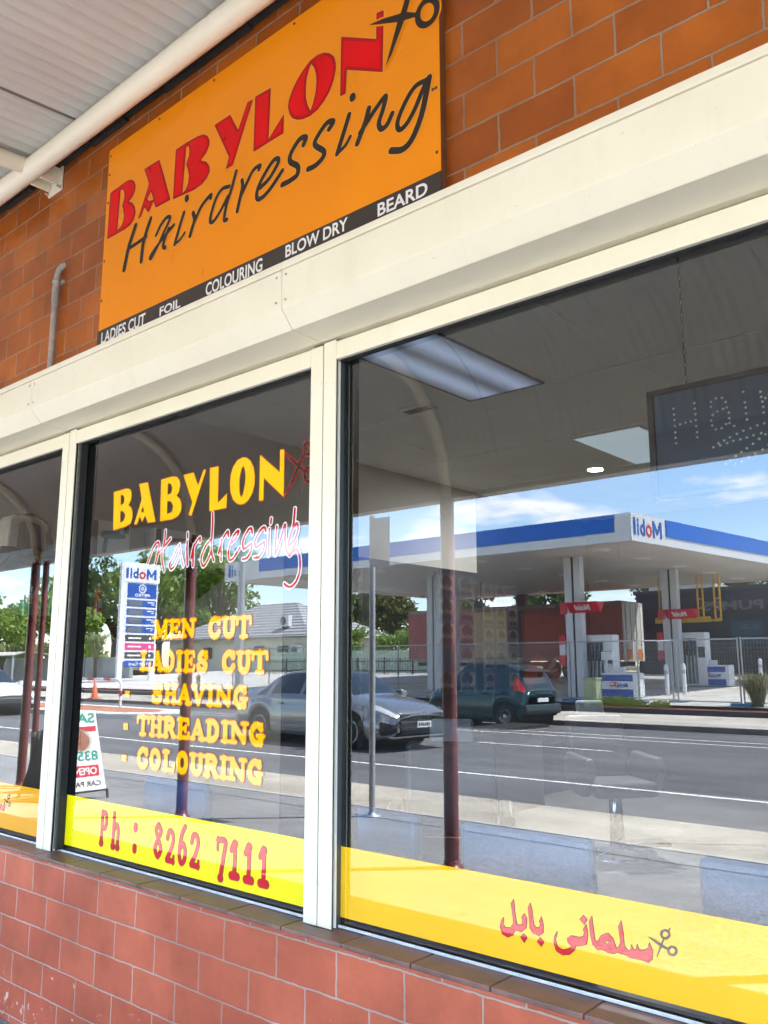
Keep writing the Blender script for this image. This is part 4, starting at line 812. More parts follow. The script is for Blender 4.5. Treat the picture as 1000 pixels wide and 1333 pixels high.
dryer_box(1.37, 1.72, 2.44, (0.30, 0.02, 0.05), 'pale box printed with a crimson hair dryer further along the shelf')
# tote bag
t = thing('tote_bag', 'cream canvas tote bag with a dark side pocket and tag on the shelf', 'bag', (-5.05, 0.46, 2.2))
canvas = mat('canvas', (0.82, 0.75, 0.6), 0.85, var=0.15, scale=9, bump=0.3, bscale=120)
MB().prism([(0.34, 2.2), (0.60, 2.2), (0.585, 2.36), (0.56, 2.39), (0.375, 2.405), (0.35, 2.37)], -5.19, -5.03, 'yz').build('body', canvas, t, bevel=0.012)
MB().prism([(0.40, 2.205), (0.555, 2.205), (0.54, 2.35), (0.50, 2.365), (0.43, 2.372), (0.408, 2.35)], -5.031, -5.024, 'yz').build('pocket', mat('navy lining', (0.03, 0.033, 0.06), 0.4, coat=0.4), t, bevel=0.004)
MB().tube([(-5.05, .38, 2.40), (-5.04, .42, 2.42), (-5.04, .52, 2.415), (-5.04, .6, 2.37), (-5.03, .605, 2.33)], 0.009, 8).build('handle', mat('dark webbing', (.07, .065, .06), .8), t)
MB().prism([(0.57, 2.31), (0.60, 2.33), (0.63, 2.22), (0.585, 2.20)], -5.021, -5.017, 'yz').build('swing_tag', mat('tag card', (.11, .11, .10), .6), t)
# bottles
def bottle(y, col, r, h, lb):
    t = thing('product_bottle', lb, 'bottle', (-5.06, y, 1.8), group='product bottles on the lower shelf')
    MB().lathe((-5.06, y, 1.8), [(r, 0), (r, h * .72), (r * .8, h * .8), (r * .36, h * .86), (r * .36, h * .9)], 18).build('body', mat('bottle ' + str(col), col, 0.15, var=0.1, coat=0.5), t)
    MB().lathe((-5.06, y, 1.8 + h * .9), [(r * .45, 0), (r * .45, h * .08), (r * .2, h * .1)], 12).build('cap', white_al, t)
    MB().box(-5.06 + r * .9, -5.06 + r * 1.03, y - r * .5, y + r * .5, 1.8 + h * .3, 1.8 + h * .55).build('label', white_v, t)
bottle(0.50, (0.02, 0.45, 0.30), .034, .24, 'broad green bottle, first from the window on the lower shelf')
bottle(0.66, (0.02, 0.30, 0.26), .028, .22, 'slim dark teal bottle beside the broad green one')
bottle(0.98, (0.65, 0.04, 0.05), .024, .23, 'slim red bottle on the lower shelf')
bottle(1.16, (0.05, 0.05, 0.05), .024, .22, 'slim black bottle at the far end of the lower shelf')
# hairstyle posters: heads drawn as flat black and white prints
paper = mat('photo paper', (0.085, 0.083, 0.08), 0.5, var=0.5, scale=5); pk = mat('photo black', (0.012, 0.012, 0.014), 0.5); pg_ = mat('photo grey', (0.05, 0.047, 0.045), 0.5)
def poster(lb, y0, y1, z0, z1, cols, rows, back, skip=(), rear=False):
    # on the left wall (y0..y1 along it), or with rear=True on the back wall (y0..y1 are then x)
    P3 = (lambda d, u, z: (u, 6.6 - d, z)) if rear else (lambda d, u, z: (-5.4 + d, u, z))
    t = thing('hairstyle_poster', lb, 'poster', P3(.01, (y0 + y1) / 2, z0))
    a_, c_ = P3(.0035, y0, z0), P3(.015, y1, z1); MB().box(a_[0], c_[0], a_[1], c_[1], z0, z1).build('board', back, t)
    bp, bk, bg_ = MB(), MB(), MB(); cw = (y1 - y0) / cols; ch = (z1 - z0) / rows
    for i in range(cols):
        for j in range(rows):
            if (i, j) in skip: continue
            ya = y0 + cw * (i + .12); yb = y0 + cw * (i + .88); za = z0 + ch * (j + .1); zb = z0 + ch * (j + .9); s = yb - ya; h = zb - za
            a_, c_ = P3(.0148, ya, za), P3(.017, yb, zb); bp.box(a_[0], c_[0], a_[1], c_[1], za, zb)
            ym = (ya + yb) / 2 + random.uniform(-.06, .06) * s
            f = lambda p: P3(.0174, p[0], p[1])
            letters(bg_, [], [(s * .42, [(ym, za + h * .48), (ym, za + h * .6)]), (s * .3, [(ym, za + h * .3), (ym, za + h * .2)])], 0, 0, s * .03, f)
            f2 = lambda p: P3(.0178, p[0], p[1])
            letters(bk, [], [(s * .34, [(ym - .18 * s, za + h * .68), (ym, za + h * .8), (ym + .2 * s, za + h * .66)]), (s * .22, [(ya + s * .2, za + h * .12), (ym - .1 * s, za + h * .14)]), (s * .22, [(yb - s * .2, za + h * .12), (ym + .12 * s, za + h * .14)])], 0, 0, s * .03, f2)
    bp.build('photo_paper', paper, t); bg_.build('face_print', pg_, t); bk.build('hair_print', pk, t)
poster('tall narrow black poster strip with a column of portrait photos on the left wall', 3.66, 3.9, 0.9, 2.42, 1, 7, pk)
nvb = mat('navy poster board', (0.02, 0.03, 0.045), 0.45)
poster('navy poster with two columns of haircut portraits at the end of the left wall', 4.98, 5.70, 1.2, 2.45, 2, 5, nvb, ((0, 1),))
poster('navy poster with three columns of portraits on the dark end of the left wall', 5.80, 6.55, 1.2, 2.4, 3, 5, nvb, ((2, 4), (1, 0)))
# mirror bench
t = thing('mirror_bench', 'dark mirror station with a grey bench top along the left wall', 'bench', (-5.2, 5.7, 0))
MB().box(-5.396, -4.95, 5.0, 6.4, 0.82, 0.87).build('bench_top', mat('bench laminate', (.10, .10, .10), .4), t, bevel=.005)
MB().box(-5.39, -5.0, 5.05, 6.35, 0.02, 0.82).build('cabinet', mat('bench cabinet', (.06, .065, .07), .5), t)
MB().box(-5.3965, -5.37, 4.05, 4.8, 0.9, 2.2).build('mirror', mat('mirror glass', (.2, .23, .25), .03, metal=.9), t)
# brown hair poster
t = thing('salon_poster', 'brown poster of red hair and a comb on the dark end of the wall', 'poster', (-5.39, 7.1, 1.2))
MB().box(-5.3965, -5.386, 6.62, 7.6, 1.2, 2.1).build('board', mat('brown poster', (0.055, 0.02, 0.015), 0.5, var=0.25), t)
fw_ = lambda d: (lambda p: (-5.386 + d, p[0], p[1]))
b = MB(); letters(b, [], [(.22, [(6.75, 1.34), (6.92, 1.52), (7.12, 1.5)]), (.1, [(7.0, 1.55), (7.25, 1.42), (7.45, 1.36)])], 0, 0, .008, fw_(.001)); b.build('hair_print', mat('auburn print', (0.13, 0.024, 0.014), 0.5), t)
b = MB(); letters(b, [], [(.05, [(7.2, 1.46), (7.34, 1.52)]), (.03, [(7.22, 1.52), (7.38, 1.58)]), (.03, [(7.24, 1.42), (7.38, 1.45)])], 0, 0, .006, fw_(.002)); b.build('hand_print', mat('skin print', (0.25, 0.10, 0.065), 0.5), t)
b = MB(); letters(b, [], [(.018, [(7.0, 1.66), (7.24, 1.52)])], 0, 0, .005, fw_(.003)); b.build('comb_print', pk, t)
# blue waiting chairs with their backs to the window
vin = mat('blue vinyl', (0.02, 0.22, 0.50), 0.4, var=0.15, scale=6)
def chair(x, lb):
    t = thing('waiting_chair', lb, 'chair', (x, 0.5, 0.02), group='blue waiting chairs inside the window')
    b = MB().box(x - .235, x + .235, 0.36, 0.41, 0.5, 1.0); b.build('backrest', vin, t, bevel=0.022, seg=3)
    MB().box(x - .24, x + .24, 0.42, 0.92, 0.42, 0.5).build('seat', vin, t, bevel=0.025, seg=3)
    for sx in (-.2, .2):
        MB().tube([(x + sx, .40, 0.022), (x + sx, .40, .5)], .013, 8).build('leg', galv, t)
        MB().tube([(x + sx, .86, 0.022), (x + sx, .86, .42)], .013, 8).build('leg', galv, t)
chair(-2.15, 'blue vinyl chair close to the window post, back against the glass')
chair(-1.50, 'blue vinyl chair behind the amber band, second from the window post')
chair(-0.72, 'blue vinyl chair below the hanging LED sign')
chair(-3.3, 'blue vinyl chair behind the phone number band')
# barber chairs
hide = mat('grey leather', (0.17, 0.175, 0.185), 0.4, coat=0.1); shell = mat('pale plastic shell', (0.5, 0.54, 0.6), 0.3)
def barber(x, y, rz, lb):
    t = thing('barber_chair', lb, 'barber chair', (x, y, 0.02), rz, 'barber chairs on the shop floor', world=False)
    MB().box(-.26, .26, -.25, .25, .46, .58).build('seat', hide, t, bevel=.04, seg=3)
    MB().prism([(.2, .58), (.3, .58), (.42, 1.05), (.32, 1.07)], -.25, .25, 'yz').build('backrest', hide, t, bevel=.03, seg=3)
    MB().prism([(.36, .94), (.41, .93), (.47, 1.17), (.42, 1.19)], -.125, .125, 'yz').build('headrest', shell, t, bevel=.035, seg=3)
    for s in (-1, 1):
        MB().prism([(-.26, .66), (-.2, .76), (.22, .78), (.28, .7), (.2, .48), (-.1, .46)], s * .29 - .035, s * .29 + .035, 'yz').build('armrest', hide, t, bevel=.02, seg=3)
    MB().lathe((0, 0, 0), [(.3, 0), (.3, .03), (.06, .06), (.05, .46)], 24).build('pedestal', mat('chrome', (.7, .7, .72), .12, metal=1.0), t)
    MB().box(-.18, .18, -.55, -.38, .16, .2).build('footrest', hide, t, bevel=.02)
barber(-2.75, 1.66, 0.6, 'grey barber chair with pale plastic headrest nearer the window')
barber(-3.3, 4.6, 0.9, 'grey barber chair with pale plastic headrest further inside')

# ------------------------------------------------------------------ street furniture on this side
def fxp(X, y0, d=1): return lambda p: (X, y0 + d * p[0], p[1])          # lettering on a face looking to +x (d=1)
def fyp(Y, x0): return lambda p: (x0 - p[0], Y, p[1])                    # lettering on a face looking to +y
t = thing('street_sign', 'thin galvanised pole with a small grey sign plate standing by the kerb', 'street sign', (-6.04, -4.65, 0))
MB().tube([(-6.04, -4.65, 0), (-6.04, -4.65, 3.08)], .032, 14).build('pole', galv, t)
MB().box(-6.03, -5.76, -4.612, -4.608, 2.52, 3.04).build('sign_plate', mat('sign back', (.5, .51, .52), .45, metal=.2), t, bevel=.001)
MB().lathe((-6.04, -4.65, 0), [(.09, 0), (.09, .012), (.04, .02), (.034, .06)], 16).build('foot_flange', galv, t)
# sandwich board, its printed side looking along the footpath
t = thing('sandwich_board', 'white A-frame pavement sign with green and red lettering and a picture of a bowl', 'pavement sign', (-9.3, -3.25, 0))
bl = mat('black sign frame', (.02, .02, .022), .5)
def lx(z, off=0.0): return -9.20 - .26 * z / 1.0 + off
def bp_(u, z, off=0.0): return (lx(z, off), -3.58 + u, z)               # u runs from the kerb-side edge towards the shop
b = MB(); q4 = [(.0, .1), (.62, .1), (.56, .98), (.06, .98)]
vs = [bp_(u, z) for u, z in q4] + [bp_(u, z, -.012) for u, z in q4]
b.add(vs, [(0, 1, 2, 3), (7, 6, 5, 4), (0, 4, 5, 1), (1, 5, 6, 2), (2, 6, 7, 3), (3, 7, 4, 0)]); b.build('front_board', whitep, t)
b = MB()
for u in (-.01, .63): b.bar(bp_(u, 0), bp_(u, .1), .022)
b.bar(bp_(0, .09), bp_(.62, .09), .02)
b.bar((-10.05, -3.59, 0), (-9.5, -3.53, .98), .022); b.bar((-10.05, -2.95, 0), (-9.5, -3.01, .98), .022); b.build('frame', bl, t)
b = MB(); b.obox((-9.76, -3.27, .53), (.49, 0, .87), (0, 1, 0), (.87, 0, -.49), .46, .3, .006); b.build('rear_board', bl, t)
def fl(off): return lambda p: bp_(p[0], p[1], off)
b = MB(); text(b, 'SAI', fl(0.002), .08, .34, .84, .95, .02); text(b, '8359', fl(.002), .07, .42, .42, .53, .02); b.build('green_lettering', mat('sign green', (.02, .32, .22), .4), t)
b = MB()
for zz0, zz1, ue in ((.745, .80, .5), (.25, .37, .42)): b.add([fl(.0015)(q) for q in ((.07, zz0), (ue, zz0), (ue, zz1), (.07, zz1))], [(0, 1, 2, 3)])
b.build('red_band', mred, t)
b = MB(); text(b, 'OPEN', fl(.003), .1, .38, .27, .35, .02); b.build('open_lettering', white_v, t)
b = MB(); text(b, 'CAR PARK', fl(.002), .06, .5, .145, .2, .015); b.build('parking_lettering', ink, t)
b = MB(); letters(b, [], [(.27, [(.27, .64)])], 0, 0, .01, fl(.0015)); b.build('bowl_print', mat('bowl print', (.55, .5, .45), .4), t)
b = MB(); letters(b, [], [(.21, [(.27, .64)])], 0, 0, .01, fl(.003)); b.build('soup_print', mat('soup print', (.42, .16, .08), .4, var=.5, scale=30), t)
t = thing('sandwich_board', 'small black A-frame board standing behind the white one by the maroon posts', 'pavement sign', (-10.5, -3.5, 0))
b = MB(); b.obox((-10.36, -3.5, .36), (.33, 0, .94), (0, 1, 0), (.94, 0, -.33), .38, .28, .01); b.build('rear_board', bl, t)
b = MB(); b.obox((-10.10, -3.5, .36), (-.33, 0, .94), (0, 1, 0), (.94, 0, .33), .38, .28, .01); b.build('front_board', bl, t)

# ------------------------------------------------------------------ cars
tyre_m = mat('tyre rubber', (.015, .015, .016), .75); rim_m = mat('alloy rim', (.52, .53, .55), .3, metal=.6); trim_m = mat('black plastic trim', (.02, .02, .022), .45)
cglass = mat('car glass', (.018, .024, .028), .04, var=.02, spec=.8); lampr = mat('red lamp lens', (.45, .008, .012), .12, coat=.6); lampw = mat('headlamp lens', (.55, .58, .6), .08, coat=.6); under_m = mat('underbody', (.012, .012, .012), .8)
chrome = mat('bright chrome', (.75, .76, .78), .1, metal=1.0)
def pchip(xs, ys, x):
    xs = np.array(xs, float); ys = np.array(ys, float); h = np.diff(xs); d = np.diff(ys) / h; m = np.zeros(len(xs))
    for i in range(1, len(xs) - 1):
        if d[i - 1] * d[i] > 0: m[i] = 2 * d[i - 1] * d[i] / (d[i - 1] + d[i])
    m[0] = d[0]; m[-1] = d[-1]; i = np.clip(np.searchsorted(xs, x, 'right') - 1, 0, len(h) - 1); tt = (x - xs[i]) / h[i]
    return ys[i] * (1 + 2 * tt) * (1 - tt) ** 2 + m[i] * h[i] * tt * (1 - tt) ** 2 + ys[i + 1] * tt ** 2 * (3 - 2 * tt) + m[i + 1] * h[i] * tt ** 2 * (tt - 1)
def car(name, label, loc, rz, paint, prof, L_, W, wheels, wr, cabin, pillars, style):
    """local frame: nose towards +x, wheels on z=0.  prof rows: x, sill, belt, top, half-width low, belt, top"""
    t = thing(name, label, 'car', loc, rz, world=False)
    A = np.array(prof, float); xs = np.unique(np.concatenate([np.linspace(A[0, 0], A[-1, 0], 90), A[:, 0]] + [wx + wr * 1.13 * np.cos(np.linspace(0, PI, 15)) for wx in wheels]))
    P = [pchip(A[:, 0], A[:, k], xs) for k in range(1, 7)]
    zb, zl, zt, wl, wb_, wt = P; zb = zb.copy()
    arch = np.zeros(len(xs))
    for wx in wheels:
        d = np.abs(xs - wx); R_ = wr * 1.13
        za = np.where(d < R_, wr + np.sqrt(np.maximum(R_ * R_ - d * d, 0)), 0); arch = np.maximum(arch, za)
    U = 22; rows = []; kinds = []
    for i in range(len(xs)):
        bot = max(zb[i], arch[i]); bl_ = max(zl[i], bot + .03)
        key = [(wl[i] * .96, bot), (wl[i], bot + (bl_ - bot) * .12), (wl[i] * 1.012, bot + (bl_ - bot) * .5), (wb_[i] * 1.005, bl_ - (bl_ - bot) * .1), (wb_[i] * .985, bl_)]
        dz = zt[i] - bl_
        key += [(wb_[i] * .97 + (wt[i] - wb_[i] * .97) * .5, bl_ + dz * .5), (wt[i], zt[i] - min(.05, dz * .25)), (wt[i] * .9, zt[i] - .008), (wt[i] * .5, zt[i] + .012), (0, zt[i] + .018)]
        pts = smooth_line(key, 3); rows.append(pts); U = len(pts)
    vs = []; NR = len(rows)
    for i, pts in enumerate(rows):
        for (y, z) in pts: vs.append((xs[i], y, z))
        for (y, z) in pts[-2::-1]: vs.append((xs[i], -y, z))
    M_ = 2 * U - 1; body, gl = [], []; pat = {k: [] for k in style.get('patches', {})}
    c0, c1, r0_, r1_ = cabin                                      # rear glass foot, roof rear, roof front, windscreen foot
    for i in range(NR - 1):
        xm_ = (xs[i] + xs[i + 1]) / 2
        for j in range(M_ - 1):
            jj = j if j < U - 1 else M_ - 2 - j; u = jj / (U - 1) * 9
            g = False
            tall = (zt[i] - zl[i]) > .16
            if 4.15 < u < 5.85 and c0 + .12 < xm_ < r1_ - .05 and tall and not any(abs(xm_ - p) < w_ for p, w_ in pillars): g = True
            if u > 6.4 and (r0_ + .03 < xm_ < r1_ - .02 or c0 + .02 < xm_ < c1 - .03): g = True
            pk_ = next((k for k, (m_, xa, xb, ua, ub) in style.get('patches', {}).items() if xa < xm_ < xb and ua + (xb - xm_) * style.get('rake', 0) < u < ub), None)
            (pat[pk_] if pk_ else gl if g else body).append((i * M_ + j, (i + 1) * M_ + j, (i + 1) * M_ + j + 1, i * M_ + j + 1))
    body.append(tuple(range(M_))[::-1]); body.append(tuple((NR - 1) * M_ + k for k in range(M_)))
    MB().add(vs, body, True).build('body', paint, t, fix=False)
    MB().add(vs, gl, True).build('window', cglass, t, fix=False)
    for k, fs_ in pat.items():
        half = [[f for f in fs_ if vs[f[0]][1] + vs[f[2]][1] > 0], [f for f in fs_ if vs[f[0]][1] + vs[f[2]][1] <= 0]]
        for hf in half: MB().add(vs, hf, True).build(k, style['patches'][k][0], t, fix=False)
    MB().box(A[0, 0] + .15, A[-1, 0] - .15, -W * .42, W * .42, .2, .62).build('underbody', under_m, t)
    for wx in wheels:
        MB().lathe((wx, 0, wr), [(wr * 1.1, -W / 2 + .03), (wr * 1.1, W / 2 - .03)], 24, 'y').build('wheel_well', under_m, t)
        for s in (-1, 1):
            yc = s * (W / 2 - .115)
            b = MB().lathe((wx, yc, wr), [(wr * .62, -.1), (wr * .93, -.105), (wr, -.08), (wr, .08), (wr * .93, .105), (wr * .62, .1)], 32, 'y'); wh = b.build('wheel', tyre_m, t)
            b = MB(); f = s * .088
            b.lathe((wx, yc + f, wr), [(wr * .66, -.012), (wr * .66, .012), (wr * .58, .016), (wr * .56, -.012)], 32, 'y'); b.lathe((wx, yc + f, wr), [(wr * .2, -.01), (wr * .18, .02), (0, .022)] if s > 0 else [(0, -.022), (wr * .18, -.02), (wr * .2, .01)], 16, 'y')
            ns = style['spokes']
            for k in range(ns):
                a = 2 * PI * k / ns; b.bar((wx + .12 * wr * math.cos(a), yc + f, wr + .12 * wr * math.sin(a)), (wx + .62 * wr * math.cos(a), yc + f, wr + .62 * wr * math.sin(a)), wr * style['sw'], .02, (0, 1, 0))
            b.build('rim', rim_m, wh)
            MB().lathe((wx, yc + f * .7, wr), [(wr * .6, -.006), (wr * .6, .006)], 24, 'y').build('brake_disc', under_m, wh)
    wm = float(pchip(A[:, 0], A[:, 5], np.array([r1_ - .3]))[0]); zm = float(pchip(A[:, 0], A[:, 2], np.array([r1_ - .3]))[0])
    for s in (-1, 1):
        b = MB().box(r1_ - .42, r1_ - .22, s * (wm + .03), s * (wm + .2), zm + .02, zm + .17); b.build('door_mirror', paint, t, bevel=.03, seg=3)
        b = MB()
        for dx_ in style['handles']:
            wq = float(pchip(A[:, 0], A[:, 4], np.array([dx_]))[0]); zq = float(pchip(A[:, 0], A[:, 2], np.array([dx_]))[0])
            b.box(dx_ - .1, dx_ + .1, s * (wq - .01), s * (wq + .025), zq - .13, zq - .1)
        b.build('door_handle', paint, t, bevel=.008)
    return t, A
def at(A, k, x): return float(pchip(A[:, 0], A[:, k], np.array([x]))[0])
# silver sedan driving towards +x
sedan_paint = mat('silver metallic', (.27, .28, .29), .16, metal=.6, var=.04, coat=.7)
S_prof = [(-2.46, .42, .78, .84, .62, .60, .45), (-2.40, .32, .86, .98, .78, .74, .60), (-2.1, .24, .90, 1.07, .89, .84, .66), (-1.75, .22, .91, 1.12, .91, .87, .62), (-1.2, .2, .92, 1.36, .92, .88, .58), (-.75, .2, .93, 1.46, .92, .885, .57),
          (-.1, .2, .93, 1.485, .92, .89, .58), (.45, .2, .925, 1.44, .92, .89, .58), (.95, .2, .91, 1.2, .92, .88, .62), (1.3, .2, .89, 1.0, .92, .87, .68), (1.75, .21, .82, .93, .91, .85, .66), (2.15, .23, .74, .84, .89, .83, .64), (2.34, .26, .67, .755, .85, .79, .60), (2.43, .30, .62, .69, .78, .72, .54), (2.47, .36, .58, .63, .70, .65, .48)]
SED = (-12.9, -11.15, -.08)
t, A = car('sedan', 'silver grey sedan in the near lane with a dark grille and chrome lower lip', SED, 0.06, sedan_paint, S_prof, 4.92, 1.84, (-1.42, 1.41), .335,
           (-1.75, -.85, .35, 1.28), ((-.12, .05), (-1.22, .07), (.98, .06)), {'spokes': 10, 'sw': .12, 'handles': (-.75, .35), 'patches': {'headlight': (lampw, 1.93, 2.42, 3.35, 4.75), 'bumper_vent': (trim_m, 2.2, 2.46, .9, 2.3), 'tail_light': (lampr, -2.44, -2.15, 3.3, 4.7)}})
def front_patch(b, x0off, ys, z0, z1, A, xw=2.36):
    pass
b = MB().prism([(2.30, .30), (2.475, .30), (2.5, .40), (2.475, .56), (2.30, .58)], -.62, .62, 'xz'); gr = b.build('grille', trim_m, t, bevel=.02)
b = MB()
for k in range(5): b.box(2.47, 2.505, -.58, .58, .345 + k * .042, .353 + k * .042)
b.build('grille_bar', mat('grey grille bar', (.08, .08, .085), .3), gr)
MB().prism([(2.2, .645), (2.462, .63), (2.445, .685), (2.2, .72)], -.60, .60, 'xz').build('upper_grille', trim_m, t, bevel=.012)
MB().lathe((2.455, 0, .675), [(.075, 0), (.075, .012), (.055, .014), (.055, .004)], 24, 'x').build('badge', chrome, t)
b = MB().box(2.49, 2.512, -.19, .19, .43, .54); pl = b.build('number_plate', whitep, t)
b = MB()
for k in range(6): b.box(2.5125, 2.514, -.15 + k * .055, -.115 + k * .055, .455, .515)
b.build('plate_mark', ink, pl)
MB().prism([(2.2, .235), (2.45, .25), (2.47, .285), (2.2, .3)], -.8, .8, 'xz').build('lower_lip', chrome, t, bevel=.01)
# dark green hatchback driving towards -x
suv_paint = mat('dark green metallic', (.004, .042, .048), .22, metal=.3, var=.05, coat=.4)
H_prof = [(-2.02, .42, .72, .80, .62, .60, .5), (-1.97, .34, .86, .98, .80, .76, .62), (-1.86, .28, .92, 1.18, .86, .80, .62), (-1.62, .24, .95, 1.43, .875, .83, .60), (-1.2, .22, .96, 1.52, .88, .84, .60), (-.5, .21, .955, 1.545, .88, .845, .60), (.15, .21, .945, 1.52, .88, .845, .60),
          (.55, .21, .93, 1.36, .88, .84, .62), (1.0, .21, .91, 1.08, .88, .83, .68), (1.35, .22, .86, .98, .87, .81, .66), (1.75, .24, .76, .88, .83, .76, .58), (2.0, .28, .65, .74, .7, .64, .48), (2.08, .38, .58, .62, .54, .5, .4)]
H_prof = [(r[0] * (.9 if r[0] < 0 else .72), r[1], r[2] * 1.04, r[3] * 1.05) + r[4:] for r in H_prof]
HAT = (-13.5, -17.55, -.08)
t, A = car('hatchback', 'dark green hatchback in the far lane with a red tail light and spoked hubcaps', HAT, PI + .05, suv_paint, H_prof, 3.3, 1.76, (-1.27, .93), .31,
           (-1.76, -1.35, .14, .73), ((-.32, .05), (-1.22, .08), (.54, .06)), {'spokes': 12, 'sw': .16, 'handles': (-.6, .2), 'patches': {'tail_light': (lampr, -1.78, -1.5, 3.75, 5.1)}})
MB().prism([(-1.87, .36), (-1.89, .46), (-1.88, .6), (-1.7, .62), (-1.7, .34)], -.80, .80, 'xz').build('rear_bumper', mat('bumper green', (.014, .035, .037), .35), t, bevel=.03, seg=3)
MB().box(-1.86, -1.83, -.24, .24, .66, .76).build('number_plate', whitep, t)
MB().prism([(-1.55, 1.44), (-1.74, 1.42), (-1.73, 1.45), (-1.53, 1.5)], -.55, .55, 'xz').build('spoiler', suv_paint, t, bevel=.01)
b = MB()
for s in (-1, 1): b.tube([(-1.2, s * .55, 1.56), (-1.1, s * .56, 1.60), (-.2, s * .565, 1.615), (.1, s * .56, 1.57)], .016, 8)
b.build('roof_rail', trim_m, t)
# white car further up the road
t, A = car('white_sedan', 'white sedan at the left edge of the near lane, only its nose in view', (-30.0, -11.3, -.08), 0.0, mat('white car paint', (.72, .73, .74), .25, var=.03, coat=.6), S_prof, 4.92, 1.84, (-1.42, 1.41), .335,
           (-1.75, -.85, .35, 1.28), ((-.12, .05), (-1.22, .07), (.98, .06)), {'spokes': 7, 'sw': .14, 'handles': (-.75, .35), 'patches': {'headlight': (lampw, 1.93, 2.42, 3.35, 4.75), 'bumper_vent': (trim_m, 2.2, 2.46, .9, 2.3), 'tail_light': (lampr, -2.44, -2.15, 3.3, 4.7)}})
MB().prism([(2.30, .30), (2.475, .30), (2.5, .40), (2.475, .56), (2.30, .58)], -.62, .62, 'xz').build('grille', trim_m, t, bevel=.02)

# ------------------------------------------------------------------ traffic island, barrier, cones, bollards
isl = [(-22.6, -14.2)] + [(-23.2, -13.2), (-24.2, -12.6), (-45, -12.3), (-45, -16.0), (-24.4, -15.6), (-23.2, -15.1)]
b = MB().prism(isl, -.1, .06, 'xy'); b.build('traffic_island', mat('island kerb', (.62, .61, .58), .8), None, org=(-30, -14, -.08), bevel=.03)
tag(S.objects['traffic_island'], kind='structure')
isl2 = [(-23.6, -14.1), (-24.4, -13.3), (-45, -13.0), (-45, -15.4), (-24.5, -15.0)]
tag(MB().prism(isl2, .05, .066, 'xy').build('island_paving', mat('red paving', (.42, .17, .09), .85, var=.15)), kind='structure')
redw = mat('barrier red', (.5, .03, .03), .4)
t = thing('pedestrian_barrier', 'white tubular crossing barrier with red bands on the traffic island', 'barrier', (-28.6, -15.0, .06))
b = MB().tube([(-27.2, -15, .06), (-27.2, -15, .85), (-27.3, -15, .98), (-27.5, -15, 1.02), (-30.8, -15, 1.02), (-31, -15, .98), (-31.1, -15, .85), (-31.1, -15, .06)], .045, 12); b.build('rail', whitep, t)
b = MB()
for x in (-28.3, -29.4, -30.4): b.tube([(x, -15, 1.02), (x + .45, -15, 1.02)], .047, 12)
b.tube([(-27.2, -15, .45), (-27.2, -15, .65)], .047, 12); b.build('red_band', redw, t)
t = thing('traffic_cone', 'orange traffic cone standing on the far footpath by the barrier', 'traffic cone', (-35.6, -18.95, .05))
MB().lathe((-35.6, -18.95, .05), [(.17, .02), (.15, .06), (.035, .82), (0, .83)], 16).build('cone', mat('cone orange', (.75, .12, .03), .5), t)
MB().box(-35.82, -35.38, -19.17, -18.73, .05, .09).build('base', mat('cone base', (.6, .1, .03), .6), t)
for k, (x, lb) in enumerate([(-33.5, 'white bollard with a yellow top, left of its pair beside the far road edge'), (-32.1, 'white bollard with a yellow top, right of its pair beside the far road edge')]):
    t = thing('bollard', lb, 'bollard', (x, -22, .05), group='bollards by the service station entry')
    MB().lathe((x, -22, .05), [(.09, 0), (.09, 1.0), (.06, 1.04), (0, 1.05)], 16).build('post', whitep, t)
    MB().lathe((x, -22, .8), [(.094, 0), (.094, .22)], 16).build('yellow_band', mat('safety yellow', (.75, .45, .02), .4), t)
# street light pole
t = thing('street_light_pole', 'tall grey steel street light pole on the far footpath', 'pole', (-26.1, -19.4, .05))
MB().tube([(-26.1, -19.4, .05), (-26.1, -19.4, 3.5), (-26.1, -19.4, 9.0)], [.17, .15, .11], 16).build('pole', galv, t)
MB().tube([(-26.1, -19.4, 8.8), (-26.1, -18.6, 9.2), (-26.1, -17.2, 9.35)], .05, 10).build('arm', galv, t)
MB().box(-26.25, -25.95, -17.2, -16.5, 9.28, 9.4).build('lantern', galv, t, bevel=.03)

# ------------------------------------------------------------------ service station
stn = thing('station_canopy', 'service station canopy with blue and white fascia, corner name signs and white posts', 'canopy', (-18, -30, .4))
CZ0, CZ1 = 5.5, 6.42
NR_, FR, NL, FL = (-12.05, -23.95), (-10.0, -41.0), (-33.2, -24.2), (-32.0, -40.9)
soff = mat('canopy soffit', (.60, .55, .49), .55, var=.08, scale=.6)
MB().prism([NR_, NL, FL, FR], CZ0 + .02, CZ0 + .1, 'xy').build('soffit', soff, stn)
def fascia(a, c, mw, mb_):
    a = Vector((*a, 0)); c = Vector((*c, 0)); d = (c - a).normalized(); n_ = Vector((d.y, -d.x, 0)); return a, c, d, n_
def strip(b, a, c, s0, s1, z0, z1, off=.0, th=.05):
    a = Vector((*a, 0)); c = Vector((*c, 0)); d = (c - a).normalized(); n_ = Vector((-d.y, d.x, 0)); p = a + d * s0; q = a + d * s1; m_ = (p + q) / 2 + n_ * off
    b.obox((m_.x, m_.y, (z0 + z1) / 2), d, n_, (0, 0, 1), (s1 - s0) / 2, th / 2, (z1 - z0) / 2); return b
def ln(a, c): return math.hypot(c[0] - a[0], c[1] - a[1])
white_f = mat('fascia white', (.70, .71, .72), .4, var=.04); blue_f = mat('fascia blue', (.002, .13, .58), .35, var=.08, scale=.8)
b = MB()
for a, c in ((NR_, NL), (NL, FL), (FL, FR), (FR, NR_)): strip(b, a, c, 0, ln(a, c), CZ0, CZ1, 0, .06)
b.build('white_fascia', white_f, stn)
